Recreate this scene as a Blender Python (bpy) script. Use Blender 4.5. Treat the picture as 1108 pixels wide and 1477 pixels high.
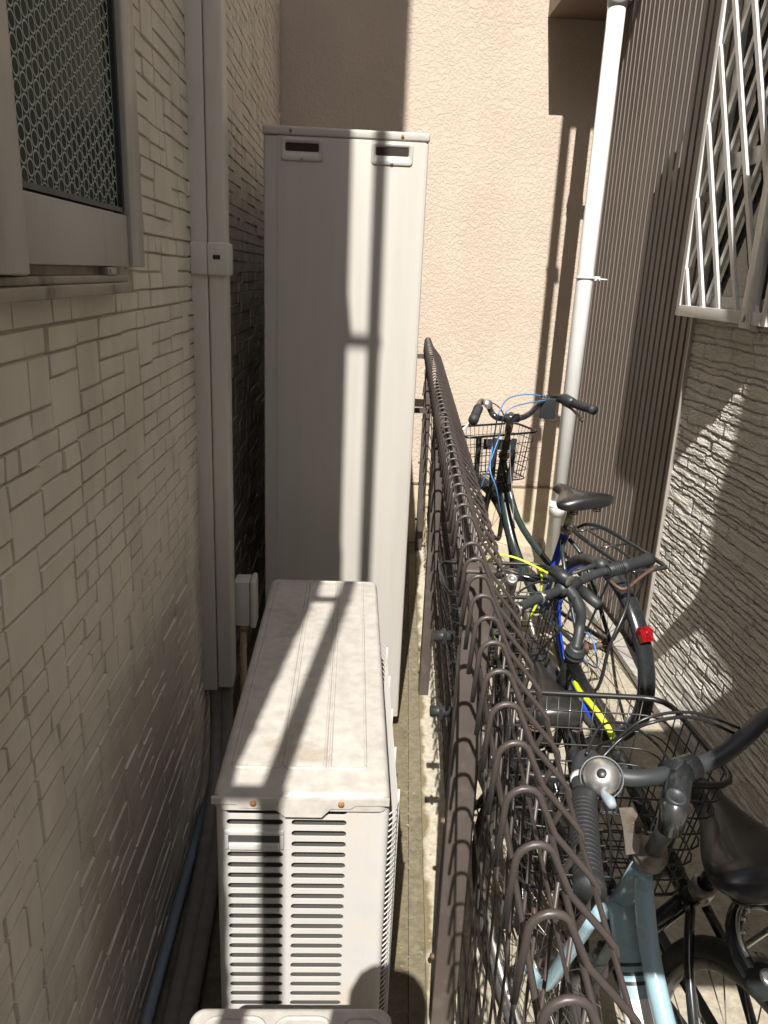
import bpy, bmesh, math, random
import numpy as np
from math import sin, cos, pi, radians
from mathutils import Vector

for o in list(bpy.data.objects): bpy.data.objects.remove(o)
S = bpy.context.scene
COL = S.collection

# ------------------------------------------------------------------ camera
H = 1.6
F_PX = 1110.0
cam_d = bpy.data.cameras.new('camera')
cam = bpy.data.objects.new('camera', cam_d); COL.objects.link(cam)
# rotation worked out from the vanishing points of the photograph
vh = Vector((-39.0, -345.5, F_PX)).normalized()           # alley direction in image axes (x right, y down, z forward)
dn = Vector((-160.0, 0, F_PX)); dn.y = -(dn.x*vh.x + dn.z*vh.z)/vh.y; dn.normalize()
zw = -dn; xw = vh.cross(zw)
def ray(px, py):
    q = Vector((px-554.0, py-738.5, F_PX))
    return Vector((q.dot(xw), q.dot(vh), q.dot(zw)))
from mathutils import Matrix
R = Matrix(((xw.x, vh.x, zw.x), (-xw.y, -vh.y, -zw.y), (-xw.z, -vh.z, -zw.z))).transposed()
cam.matrix_world = Matrix.Translation((0, 0, H)) @ R.to_4x4()
cam_d.sensor_fit = 'VERTICAL'; cam_d.sensor_height = 36; cam_d.lens = F_PX/1477*36
cam_d.clip_start = 0.02; cam_d.clip_end = 500
S.camera = cam
def atz(px, py, z): r = ray(px, py); return Vector((0, 0, H)) + r*((z-H)/r.z)
def aty(px, py, y): r = ray(px, py); return Vector((0, 0, H)) + r*(y/r.y)
def atx(px, py, x): r = ray(px, py); return Vector((0, 0, H)) + r*(x/r.x)

# ------------------------------------------------------------------ light
AZ = math.atan(.1325)          # sunlight travels toward +Y, slightly +X
EL = math.atan(1.15*cos(AZ))
W = bpy.data.worlds.new('World'); S.world = W; W.use_nodes = True
nt = W.node_tree; bg = nt.nodes['Background']
sky = nt.nodes.new('ShaderNodeTexSky'); sky.sky_type = 'NISHITA'; sky.sun_disc = False
sky.sun_elevation = EL; sky.sun_rotation = pi + AZ; sky.air_density = 1.0; sky.dust_density = 1.5
nt.links.new(sky.outputs[0], bg.inputs[0]); bg.inputs[1].default_value = 0.115
sd = bpy.data.lights.new('sun', 'SUN'); sd.energy = 5.0; sd.angle = radians(.33); sd.color = (1, .96, .90)
so = bpy.data.objects.new('sun', sd); COL.objects.link(so)
dirv = Vector((sin(AZ)*cos(EL), cos(AZ)*cos(EL), -sin(EL)))
so.rotation_euler = dirv.to_track_quat('-Z', 'Y').to_euler(); so.location = (0, -3, 8)
S.view_settings.view_transform = 'Standard'; S.view_settings.look = 'None'
S.view_settings.exposure = 0.80; S.view_settings.gamma = 1; S.view_settings.use_curve_mapping = False
S.render.engine = 'CYCLES'
S.cycles.max_bounces = 8; S.cycles.diffuse_bounces = 5

rnd = random.Random(7)

# ------------------------------------------------------------------ helpers: things, parts
def tag(o, label=None, cat=None, group=None, kind=None):
    if label: o['label'] = label
    if cat: o['category'] = cat
    if group: o['group'] = group
    if kind: o['kind'] = kind
    return o
def thing(name, label, cat, loc=(0, 0, 0), group=None):
    o = bpy.data.objects.new(name, None); o.empty_display_size = .05
    COL.objects.link(o); o.location = loc
    return tag(o, label, cat, group)

class MB:
    def __init__(s): s.v = []; s.f = []; s.sm = []
    def add(s, vs, fs, smooth=False):
        b = len(s.v); s.v += [tuple(v) for v in vs]
        for f in fs: s.f.append(tuple(b+i for i in f)); s.sm.append(smooth)
        return s
    def box(s, a, b, ch=0.0):
        (x0, y0, z0), (x1, y1, z1) = a, b
        if x0 > x1: x0, x1 = x1, x0
        if y0 > y1: y0, y1 = y1, y0
        if z0 > z1: z0, z1 = z1, z0
        if ch <= 0:
            v = [(x, y, z) for x in (x0, x1) for y in (y0, y1) for z in (z0, z1)]
            f = [(0,1,3,2),(4,6,7,5),(0,4,5,1),(2,3,7,6),(0,2,6,4),(1,5,7,3)]
            return s.add(v, f)
        bm = bmesh.new(); bmesh.ops.create_cube(bm, size=1)
        for v in bm.verts:
            v.co = Vector(((x0+x1)/2+v.co.x*(x1-x0), (y0+y1)/2+v.co.y*(y1-y0), (z0+z1)/2+v.co.z*(z1-z0)))
        bmesh.ops.bevel(bm, geom=bm.edges[:], offset=ch, segments=3, profile=.5, affect='EDGES')
        return s.bm(bm, True)
    def bm(s, bm, smooth=False):
        bm.verts.index_update()
        s.add([v.co.copy() for v in bm.verts], [[v.index for v in f.verts] for f in bm.faces], smooth)
        bm.free(); return s
    def tube(s, pts, r, n=8, closed=False, cap=True, sy=1.0):
        pts = [Vector(p) for p in pts]; N = len(pts)
        rs = r if isinstance(r, (list, tuple)) else [r]*N
        T = []
        for i in range(N):
            a = pts[(i-1) % N] if closed or i > 0 else pts[i]
            b = pts[(i+1) % N] if closed or i < N-1 else pts[i]
            t = (b-a); T.append(t.normalized() if t.length > 1e-9 else Vector((0, 0, 1)))
        u = T[0].orthogonal().normalized(); vs = []
        for i in range(N):
            if i: 
                u = (u - T[i]*u.dot(T[i]))
                u = u.normalized() if u.length > 1e-6 else T[i].orthogonal().normalized()
            w = T[i].cross(u)
            for k in range(n):
                a = 2*pi*k/n; vs.append(pts[i] + (u*cos(a) + w*sin(a)*sy)*rs[i])
        fs = []
        M_ = N if closed else N-1
        for i in range(M_):
            j = (i+1) % N
            for k in range(n):
                fs.append((i*n+k, i*n+(k+1) % n, j*n+(k+1) % n, j*n+k))
        if cap and not closed:
            fs.append(tuple(range(n-1, -1, -1))); fs.append(tuple((N-1)*n+k for k in range(n)))
        return s.add(vs, fs, True)
    def ring(s, c, axis, R_, r, N=48, n=8, a0=0, a1=2*pi, sy=1.0):
        axis = Vector(axis).normalized(); u = axis.orthogonal().normalized(); w = axis.cross(u)
        full = abs(a1-a0-2*pi) < 1e-6
        M_ = N if full else N+1
        P = [Vector(c) + (u*cos(a0+(a1-a0)*i/N) + w*sin(a0+(a1-a0)*i/N))*R_ for i in range(M_)]
        return s.tube(P, r, n, closed=full, sy=sy)
    def lathe(s, c, axis, prof, n=24):
        axis = Vector(axis).normalized(); u = axis.orthogonal().normalized(); w = axis.cross(u); vs = []; c = Vector(c)
        for (r, h) in prof:
            for k in range(n):
                a = 2*pi*k/n; vs.append(c + axis*h + (u*cos(a)+w*sin(a))*max(r, 1e-5))
        fs = [(i*n+k, i*n+(k+1) % n, (i+1)*n+(k+1) % n, (i+1)*n+k) for i in range(len(prof)-1) for k in range(n)]
        return s.add(vs, fs, True)
    def strip(s, pts, widths, side):     # flat ribbon with thickness handled by caller
        vs = []; 
        for p, w in zip(pts, widths): vs += [Vector(p)-side*w, Vector(p)+side*w]
        return s.add(vs, [(2*i, 2*i+1, 2*i+3, 2*i+2) for i in range(len(pts)-1)], True)
    def build(s, name, mat, parent=None, origin=None, mats=None):
        me = bpy.data.meshes.new(name)
        if parent is not None and origin is None:
            p = parent; off = Vector((0, 0, 0))
            while p is not None: off += Vector(p.location); p = p.parent
        else: off = Vector(origin or (0, 0, 0))
        vs = np.array([tuple(v) for v in s.v], dtype=np.float64) - np.array(off)
        me.from_pydata(vs.tolist(), [], s.f)
        me.polygons.foreach_set('use_smooth', s.sm)
        me.materials.append(mat); me.update()
        o = bpy.data.objects.new(name, me); COL.objects.link(o)
        if parent is not None: o.parent = parent
        elif origin: o.location = origin
        bm = bmesh.new(); bm.from_mesh(me); bmesh.ops.recalc_face_normals(bm, faces=bm.faces[:]); bm.to_mesh(me); bm.free()
        return o
def sharp(o, ang=40):
    o.data.set_sharp_from_angle(angle=radians(ang)); return o
def spline(pts, k=6):
    pts = [Vector(p) for p in pts]; out = []
    for i in range(len(pts)-1):
        p0 = pts[max(i-1, 0)]; p1 = pts[i]; p2 = pts[i+1]; p3 = pts[min(i+2, len(pts)-1)]
        for j in range(k):
            t = j/k
            out.append(.5*((2*p1)+(p2-p0)*t+(2*p0-5*p1+4*p2-p3)*t*t+(-p0+3*p1-3*p2+p3)*t**3))
    out.append(pts[-1]); return out

# ------------------------------------------------------------------ materials
def mat(name, col, rough=.5, metal=0, bump=0, bscale=200, var=0, vscale=8, spec=.5, dirt=None, dscale=3, damt=.5, coat=0, bdist=.002, stretch=None, dth=(.52,.68)):
    m = bpy.data.materials.new(name); m.use_nodes = True; n = m.node_tree.nodes; l = m.node_tree.links
    b = n['Principled BSDF']; b.inputs['Roughness'].default_value = rough; b.inputs['Metallic'].default_value = metal
    b.inputs['Specular IOR Level'].default_value = spec; b.inputs['Coat Weight'].default_value = coat
    b.inputs['Base Color'].default_value = (*col, 1)
    tc = n.new('ShaderNodeTexCoord'); src = tc.outputs['Object']
    if stretch:
        mp = n.new('ShaderNodeMapping'); mp.inputs['Scale'].default_value = stretch; l.new(src, mp.inputs[0]); src = mp.outputs[0]
    cur = None
    if var > 0:
        t = n.new('ShaderNodeTexNoise'); t.inputs['Scale'].default_value = vscale; t.inputs['Detail'].default_value = 6; l.new(src, t.inputs['Vector'])
        r = n.new('ShaderNodeMapRange'); r.inputs['From Min'].default_value = .3; r.inputs['From Max'].default_value = .7
        r.inputs['To Min'].default_value = 1-var; r.inputs['To Max'].default_value = 1+var; l.new(t.outputs[0], r.inputs[0])
        mx = n.new('ShaderNodeVectorMath'); mx.operation = 'SCALE'; mx.inputs[0].default_value = col; l.new(r.outputs[0], mx.inputs['Scale'])
        cur = mx.outputs[0]; l.new(cur, b.inputs['Base Color'])
        r2 = n.new('ShaderNodeMapRange'); r2.inputs['To Min'].default_value = max(rough-.12, .03); r2.inputs['To Max'].default_value = min(rough+.15, 1); l.new(t.outputs[0], r2.inputs[0]); l.new(r2.outputs[0], b.inputs['Roughness'])
    if dirt:
        t = n.new('ShaderNodeTexNoise'); t.inputs['Scale'].default_value = dscale; t.inputs['Detail'].default_value = 9; t.inputs['Roughness'].default_value = .65; l.new(src, t.inputs['Vector'])
        r = n.new('ShaderNodeMapRange'); r.inputs['From Min'].default_value = dth[0]; r.inputs['From Max'].default_value = dth[1]; r.inputs['To Max'].default_value = damt; l.new(t.outputs[0], r.inputs[0])
        mx = n.new('ShaderNodeMix'); mx.data_type = 'RGBA'; l.new(r.outputs[0], mx.inputs['Factor'])
        if cur: l.new(cur, mx.inputs['A'])
        else: mx.inputs['A'].default_value = (*col, 1)
        mx.inputs['B'].default_value = (*dirt, 1); l.new(mx.outputs['Result'], b.inputs['Base Color'])
    if bump > 0:
        t = n.new('ShaderNodeTexNoise'); t.inputs['Scale'].default_value = bscale; t.inputs['Detail'].default_value = 4; l.new(tc.outputs['Object'], t.inputs['Vector'])
        bp = n.new('ShaderNodeBump'); bp.inputs['Strength'].default_value = bump; bp.inputs['Distance'].default_value = bdist
        l.new(t.outputs[0], bp.inputs['Height']); l.new(bp.outputs[0], b.inputs['Normal'])
    return m

def stucco():
    m = mat('stucco', (.50, .42, .34), .85, var=.06, vscale=2.5, dirt=(.455, .365, .295), dscale=1.8, damt=.55, dth=(.45, .7))
    n = m.node_tree.nodes; l = m.node_tree.links; b = n['Principled BSDF']
    tc = n.new('ShaderNodeTexCoord')
    wn = n.new('ShaderNodeTexNoise'); wn.inputs['Scale'].default_value = 22; wn.inputs['Detail'].default_value = 3; l.new(tc.outputs['Object'], wn.inputs[0])
    ad = n.new('ShaderNodeMixRGB'); ad.blend_type = 'LINEAR_LIGHT'; ad.inputs[0].default_value = .035
    l.new(tc.outputs['Object'], ad.inputs[1]); l.new(wn.outputs['Color'], ad.inputs[2])
    a = n.new('ShaderNodeTexNoise'); a.inputs['Scale'].default_value = 55; a.inputs['Detail'].default_value = 5; a.inputs['Roughness'].default_value = .62
    l.new(ad.outputs[0], a.inputs['Vector'])
    c = n.new('ShaderNodeMapRange'); c.inputs['From Min'].default_value = .38; c.inputs['From Max'].default_value = .62; c.interpolation_type = 'SMOOTHSTEP'; l.new(a.outputs[0], c.inputs[0])
    bp = n.new('ShaderNodeBump'); bp.inputs['Strength'].default_value = .6; bp.inputs['Distance'].default_value = .0036
    l.new(c.outputs[0], bp.inputs['Height']); l.new(bp.outputs[0], b.inputs['Normal'])
    return m

M = {}
M['stucco'] = stucco()
M['found'] = mat('foundation_paint', (.50, .42, .31), .9, bump=.3, bscale=120, var=.1, vscale=6, dirt=(.25, .2, .14), dscale=7, damt=.5)
M['brick'] = mat('pale_brick', (.64, .58, .485), .82, bump=.3, bscale=60, var=.10, vscale=9, dirt=(.44, .38, .28), dscale=5, damt=.45, stretch=(1, 1, .4))
M['mortar'] = mat('mortar', (.55, .50, .42), .95, bump=.3, bscale=160)
def siding_mat():
    m = mat('stone_siding', (.66, .63, .575), .85, var=.10, vscale=14, stretch=(1, .5, 1.5))
    n = m.node_tree.nodes; l = m.node_tree.links; b = n['Principled BSDF']
    tc = n.new('ShaderNodeTexCoord'); mp = n.new('ShaderNodeMapping'); mp.inputs['Scale'].default_value = (1, .32, 1.75); l.new(tc.outputs['Object'], mp.inputs[0])
    a = n.new('ShaderNodeTexNoise'); a.inputs['Scale'].default_value = 26; a.inputs['Detail'].default_value = 3; l.new(mp.outputs[0], a.inputs['Vector'])
    c = n.new('ShaderNodeTexNoise'); c.inputs['Scale'].default_value = 150; c.inputs['Detail'].default_value = 4; l.new(tc.outputs['Object'], c.inputs['Vector'])
    b1 = n.new('ShaderNodeBump'); b1.inputs['Strength'].default_value = 1; b1.inputs['Distance'].default_value = .024; l.new(a.outputs[0], b1.inputs['Height'])
    b2 = n.new('ShaderNodeBump'); b2.inputs['Strength'].default_value = 1; b2.inputs['Distance'].default_value = .0065; l.new(c.outputs[0], b2.inputs['Height']); l.new(b1.outputs[0], b2.inputs['Normal'])
    l.new(b2.outputs[0], b.inputs['Normal']); m.cycles.use_bump_map_correction = False; return m
M['siding'] = siding_mat()
M['ribbed'] = mat('brown_metal', (.165, .137, .122), .5, var=.06, vscale=5, spec=.4)
M['brown_soffit'] = mat('brown_soffit', (.19, .13, .10), .6)
M['alu'] = mat('aluminium', (.70, .70, .68), .36, metal=.12, var=.05, vscale=20)
M['alu_frame'] = mat('window_aluminium', (.40, .37, .33), .42, metal=.3, var=.10, vscale=6, stretch=(1, 4, .6), dirt=(.17, .145, .115), dscale=6, damt=.4)
M['sill'] = mat('sill_metal', (.33, .28, .22), .55, metal=.2, dirt=(.06, .045, .03), dscale=9, damt=.8, var=.15, vscale=12)
M['pvc'] = mat('white_pvc', (.66, .67, .655), .38, var=.02, vscale=6, dirt=(.50, .47, .40), dscale=5, damt=.35)
M['duct'] = mat('duct_plastic', (.56, .535, .48), .45, var=.04, vscale=5, dirt=(.33, .3, .25), dscale=7, damt=.35, stretch=(1, 1, .3))
M['tank'] = mat('tank_paint', (.43, .41, .375), .42, var=.035, vscale=7, stretch=(4, 4, .25), dirt=(.38, .34, .28), dscale=5, damt=.4)
M['ac'] = mat('ac_paint', (.48, .465, .445), .5, var=.05, vscale=12, dirt=(.47, .38, .27), dscale=6, damt=.5, bump=.12, bscale=300, bdist=.0008)
M['aclid'] = mat('weathered_lid', (.42, .395, .36), .62, var=.12, vscale=45, dirt=(.27, .21, .13), dscale=7, damt=.6, bump=.5, bscale=420, bdist=.001, dth=(.56, .72))
M['acdark'] = mat('ac_inside', (.05, .05, .045), .7)
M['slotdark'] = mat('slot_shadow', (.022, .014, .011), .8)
M['fins'] = mat('fins', (.13, .125, .118), .6, metal=.3)
M['rust'] = mat('rust', (.28, .12, .05), .8, var=.3, vscale=60)
M['rustplate'] = mat('rusty_plate', (.25, .22, .195), .5, metal=.6, dirt=(.17, .085, .045), dscale=45, damt=.7, dth=(.52, .66))
M['fence'] = mat('brown_coated_wire', (.060, .048, .043), .40, spec=.5, var=.08, vscale=30)
M['post'] = mat('brown_post', (.078, .063, .056), .42, var=.06, vscale=9, dirt=(.2,.17,.14), dscale=14, damt=.3)
M['blackpl'] = mat('black_plastic', (.022, .024, .026), .42, var=.15, vscale=30)
M['rubber'] = mat('rubber', (.018, .019, .021), .6, bump=.3, bscale=250)
M['tyre'] = mat('tyre', (.04, .038, .036), .75, dirt=(.13, .115, .09), dscale=30, damt=.6, bump=.4, bscale=400)
M['blackpaint'] = mat('black_paint', (.018, .020, .022), .22, coat=.3, var=.1, vscale=25, dirt=(.09, .08, .065), dscale=18, damt=.35)
M['graphite'] = mat('graphite_metal', (.034, .037, .040), .45, metal=.15, var=.1, vscale=30)
M['greenblack'] = mat('dark_green_paint', (.022, .034, .033), .25, coat=.4, var=.1, vscale=20)
M['lightblue'] = mat('light_blue_paint', (.27, .40, .455), .28, coat=.5, var=.05, vscale=20, dirt=(.2, .24, .23), dscale=20, damt=.3)
M['white'] = mat('white_paint', (.78, .78, .76), .35)
M['blue'] = mat('blue_paint', (.01, .06, .60), .3, coat=.4)
M['cableblue'] = mat('blue_cable', (.08, .22, .48), .4)
M['yellow'] = mat('fluorescent_yellow', (.66, .82, .03), .45)
M['chrome'] = mat('worn_chrome', (.72, .72, .70), .30, metal=.9, var=.06, vscale=60)
M['steel'] = mat('dull_steel', (.33, .32, .30), .42, metal=.8, dirt=(.2, .10, .055), dscale=40, damt=.7)
M['rustrod'] = mat('rusty_steel', (.12, .075, .052), .6, metal=.4, var=.3, vscale=70)
M['wire'] = mat('black_wire', (.014, .014, .015), .35, coat=.2)
M['cable'] = mat('cable_black', (.018, .018, .019), .32)
M['seat'] = mat('seat_vinyl', (.016, .016, .016), .3, var=.2, vscale=14, coat=.15, dirt=(.045, .036, .03), dscale=16, damt=.5)
M['red'] = mat('red_reflector', (.19, .004, .006), .12, coat=.8, var=.35, vscale=90)
M['conduit'] = mat('conduit', (.42, .30, .21), .6)
M['insul'] = mat('pipe_tape', (.17, .155, .135), .7, var=.15, vscale=30)
M['bluegrey'] = mat('bluegrey_pipe', (.25, .30, .34), .5)
M['skin'] = mat('skin', (.5, .32, .22), .5)
M['cloth'] = mat('cloth', (.06, .07, .10), .9)
M['hair'] = mat('hair', (.02, .015, .012), .6)
M['conc_wall'] = mat('grey_render', (.20, .19, .18), .9)
M['roof'] = mat('roof', (.09, .085, .08), .7)

def conc(name, col, col2, sc=9):
    m = mat(name, col, .92, var=.22, vscale=55, dirt=col2, dscale=sc, damt=.8, bump=.6, bscale=140, bdist=.003)
    return m
M['concrete'] = conc('concrete', (.44, .39, .30), (.26, .215, .145), 5)
M['pavement'] = conc('worn_pavement', (.33, .295, .225), (.2, .17, .12), 6)
M['concdark'] = conc('mossy_concrete', (.15, .125, .075), (.075, .062, .034), 8)
M['concband'] = conc('damp_concrete', (.16, .138, .09), (.09, .075, .043), 10)
M['grit'] = mat('grit', (.20, .165, .12), .9, var=.4, vscale=120)
def curb_mix():
    m = mat('stained_curb', (.40, .36, .28), .92, var=.2, vscale=60, bump=.6, bscale=150, bdist=.003)
    n = m.node_tree.nodes; l = m.node_tree.links; b = n['Principled BSDF']
    src = b.inputs['Base Color'].links[0].from_socket
    tc = n.new('ShaderNodeTexCoord'); sx = n.new('ShaderNodeSeparateXYZ'); l.new(tc.outputs['Object'], sx.inputs[0])
    a = n.new('ShaderNodeMath'); a.operation = 'MULTIPLY_ADD'; l.new(sx.outputs['Y'], a.inputs[0]); a.inputs[1].default_value = -.064; l.new(sx.outputs['X'], a.inputs[2])
    t = n.new('ShaderNodeTexNoise'); t.inputs['Scale'].default_value = 11; t.inputs['Detail'].default_value = 7; l.new(tc.outputs['Object'], t.inputs['Vector'])
    c = n.new('ShaderNodeMath'); c.operation = 'MULTIPLY_ADD'; l.new(t.outputs[0], c.inputs[0]); c.inputs[1].default_value = .075; l.new(a.outputs[0], c.inputs[2])
    r = n.new('ShaderNodeMapRange'); r.inputs['From Min'].default_value = .168; r.inputs['From Max'].default_value = .182; r.inputs['To Min'].default_value = 1; r.inputs['To Max'].default_value = 0; l.new(c.outputs[0], r.inputs[0])
    mx = n.new('ShaderNodeMix'); mx.data_type = 'RGBA'; l.new(r.outputs[0], mx.inputs['Factor']); l.new(src, mx.inputs['A']); mx.inputs['B'].default_value = (.17, .135, .075, 1); l.new(mx.outputs['Result'], b.inputs['Base Color'])
    return m
M['curbmix'] = curb_mix()
M['curb'] = conc('curb_concrete', (.32, .30, .27), (.2, .18, .15), 7)

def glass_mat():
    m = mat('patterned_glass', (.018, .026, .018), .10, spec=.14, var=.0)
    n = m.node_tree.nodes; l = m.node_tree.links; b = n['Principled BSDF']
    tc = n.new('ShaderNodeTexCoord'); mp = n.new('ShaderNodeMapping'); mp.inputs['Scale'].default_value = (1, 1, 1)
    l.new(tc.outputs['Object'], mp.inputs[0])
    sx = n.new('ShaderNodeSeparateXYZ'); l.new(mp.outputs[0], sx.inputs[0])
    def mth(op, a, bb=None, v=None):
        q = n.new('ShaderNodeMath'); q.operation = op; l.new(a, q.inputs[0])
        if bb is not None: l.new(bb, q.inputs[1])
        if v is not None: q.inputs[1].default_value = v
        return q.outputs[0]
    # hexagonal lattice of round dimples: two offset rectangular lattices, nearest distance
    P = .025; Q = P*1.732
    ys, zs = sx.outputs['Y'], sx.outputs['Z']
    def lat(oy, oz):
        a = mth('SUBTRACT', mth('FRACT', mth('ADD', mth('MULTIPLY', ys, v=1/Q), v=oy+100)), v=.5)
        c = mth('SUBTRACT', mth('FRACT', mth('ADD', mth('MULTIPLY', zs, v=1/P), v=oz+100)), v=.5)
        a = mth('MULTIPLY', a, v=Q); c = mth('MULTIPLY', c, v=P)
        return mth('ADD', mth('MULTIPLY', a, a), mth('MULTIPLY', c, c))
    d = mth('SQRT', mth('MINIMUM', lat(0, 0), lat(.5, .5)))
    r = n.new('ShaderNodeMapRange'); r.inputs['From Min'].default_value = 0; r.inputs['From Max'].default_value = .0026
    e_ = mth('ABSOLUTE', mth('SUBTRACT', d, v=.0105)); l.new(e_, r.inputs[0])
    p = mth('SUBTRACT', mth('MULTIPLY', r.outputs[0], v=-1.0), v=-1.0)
    fr = n.new('ShaderNodeMix'); fr.data_type = 'RGBA'; fr.inputs['A'].default_value = (.016, .024, .016, 1); fr.inputs['B'].default_value = (.68, .73, .64, 1)  # pale ring colour paints in the glints on the embossed ridges
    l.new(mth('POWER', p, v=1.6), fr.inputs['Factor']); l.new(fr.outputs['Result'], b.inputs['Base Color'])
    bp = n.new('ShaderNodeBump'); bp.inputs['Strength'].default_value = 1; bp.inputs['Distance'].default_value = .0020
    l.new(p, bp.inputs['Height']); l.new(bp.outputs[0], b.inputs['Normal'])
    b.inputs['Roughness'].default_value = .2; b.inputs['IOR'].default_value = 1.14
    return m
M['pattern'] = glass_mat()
M['glass'] = mat('dark_glass', (.012, .016, .018), .04, spec=.8)

# ------------------------------------------------------------------ ground
g = MB(); g.add([(-60, -60, -.03), (60, -60, -.03), (60, 60, -.03), (-60, 60, -.03)], [(0, 1, 2, 3)])
tag(g.build('ground', M['curb']), kind='structure')
FX = lambda y: .128+.064*y
def slab(name, m, fx0, fx1, y0, y1, z0, z1):
    b = MB(); q = [(fx0(y0), y0), (fx1(y0), y0), (fx1(y1), y1), (fx0(y1), y1)]
    v = [(x, y, z0) for x, y in q]+[(x, y, z1) for x, y in q]
    b.add(v, [(0,1,2,3), (4,5,6,7), (0,1,5,4), (1,2,6,5), (2,3,7,6), (3,0,4,7)])
    return tag(b.build(name, m), kind='structure')
slab('gravel_strip', M['concdark'], lambda y: -.434, lambda y: FX(y)-.046, -1.5, 4.55, -.03, -.004)
slab('curb_damp_band', M['concband'], lambda y: FX(y)-.044, lambda y: FX(y)-.004, -1.5, 4.55, -.03, .004)
slab('curb', M['curbmix'], lambda y: FX(y)-.003, lambda y: FX(y)+.14, -1.5, 4.55, -.03, .006)
slab('parking_pavement', M['pavement'], lambda y: FX(y)+.1415, lambda y: 1.208, -3, 4.55, -.03, 0)
slab('alley_pavement', M['concrete'], lambda y: -6, lambda y: 6, -14, -3.001, -.03, 0)

g = MB(); rg = random.Random(3)
for k in range(2600):
    y = rg.uniform(.6, 4.3); 
    if rg.random() < .35: x = FX(y)-.045-rg.random()**2*.25; z0 = -.004
    else: x = FX(y)+rg.choice((-.040, .0, -.002, .10, .3, .5, .8))+rg.gauss(0, .035); z0 = .004 if x < FX(y)+.13 else .0
    if x > 1.19: continue
    r_ = rg.uniform(.0012, .0038)*(2 if rg.random() < .05 else 1); a = rg.random()*6.28; v = [(x+r_*cos(a+i*2.1)*rg.uniform(.7, 1.3), y+r_*sin(a+i*2.1)*1.2, z0+.0002) for i in range(3)]+[(x, y, z0+r_*rg.uniform(.5, 1.1))]
    g.add(v, [(0, 1, 3), (1, 2, 3), (2, 0, 3), (0, 2, 1)])
tag(g.build('grit', M['grit']), 'small grit and crumbs scattered over the damp concrete strip and paving', 'grit', kind='stuff')

# ------------------------------------------------------------------ far house (stucco)
far = thing('stucco_house', 'pink beige stucco house wall closing off the end of the alley', 'house', (0, 4.55, 0))
b = MB(); b.add([(-5, 4.55, .387), (6, 4.55, .387), (6, 4.55, 12), (-5, 4.55, 12), (-5, 6, .387), (6, 6, .387), (6, 6, 12), (-5, 6, 12)],
                [(0,1,2,3), (1,5,6,2), (5,4,7,6), (4,0,3,7), (3,2,6,7)])
b.build('wall', M['stucco'], far)
b = MB(); b.box((-3, 4.541, -.03), (4, 5.9, .378)); b.build('foundation', M['found'], far)
b = MB(); b.box((-3, 4.536, .378), (4, 4.549, .389)); b.build('drip_edge', M['brown_soffit'], far)

# ------------------------------------------------------------------ left house (pale brick-look panels)
left = thing('brick_house', 'house with pale cream irregular brick panels along the left of the alley', 'house', (-.434, 0, 0))
LX = -.434
b = MB()
b.box((-6, -.70, 0), (LX-.0065, 4.54, 7.55))
b.box((-4, -.60, 7.55), (LX-.013, 4.54, 11))
b.build('wall_core', M['mortar'], left)
b = MB()
WIN = (-.2, 1.60, 1.57, 2.75)
def stone(y0, y1, z0, z1, d):
    g_ = .0008; c = .0022
    y0 += g_; y1 -= g_; z0 += g_; z1 -= g_
    if y1-y0 < .008 or z1-z0 < .008: return
    if y0 > WIN[0]-.05 and y1 < WIN[1]+.01 and z0 > WIN[2]-.03 and z1 < WIN[3]: return
    x0 = LX-.012; x1 = LX+d
    t = [rnd.uniform(-.0014, .0014) for _ in range(4)]
    v = [(x0, y0, z0), (x0, y1, z0), (x0, y1, z1), (x0, y0, z1),
         (x1+t[0], y0+c, z0+c), (x1+t[1], y1-c, z0+c), (x1+t[2], y1-c, z1-c), (x1+t[3], y0+c, z1-c)]
    b.add(v, [(4,5,6,7), (0,1,5,4), (1,2,6,5), (2,3,7,6), (3,0,4,7)])
z = 1.51-.147*11
while z < 4.2:
    y = -.70
    while y < 4.54:
        w = rnd.choice((.075, .09, .105, .12, .135, .16)); y1 = min(y+w, 4.54)
        k = rnd.random(); h = .147; e = [rnd.uniform(-.0035, .0035) for _ in range(6)]
        q4 = [0, .0367+e[0]*.6, .0735+e[1]*.6, .1102+e[2]*.6, h]
        if k < .62: cuts = q4
        elif k < .76: cuts = [q4[0], q4[1], q4[2], h]
        elif k < .88: cuts = [q4[0], q4[2], q4[3], h]
        elif k < .95: cuts = [q4[0], q4[1], q4[3], h]
        else: cuts = [q4[0], q4[2], h]
        if y1-y > .10 and rnd.random() < .7 and len(cuts) > 2:
            for i in range(len(cuts)-1):
                if rnd.random() < .4:
                    s_ = y+(y1-y)*rnd.uniform(.3, .7)
                    stone(y, s_, z+cuts[i], z+cuts[i+1], rnd.uniform(-.0026, .0016)); stone(s_, y1, z+cuts[i], z+cuts[i+1], rnd.uniform(-.0026, .0016))
                else: stone(y, y1, z+cuts[i], z+cuts[i+1], rnd.uniform(-.0026, .0016))
        else:
            for i in range(len(cuts)-1): stone(y, y1, z+cuts[i], z+cuts[i+1], rnd.uniform(-.0026, .0016))
        y = y1
    z += .147
b.build('brick_facing', M['brick'], left)
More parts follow.
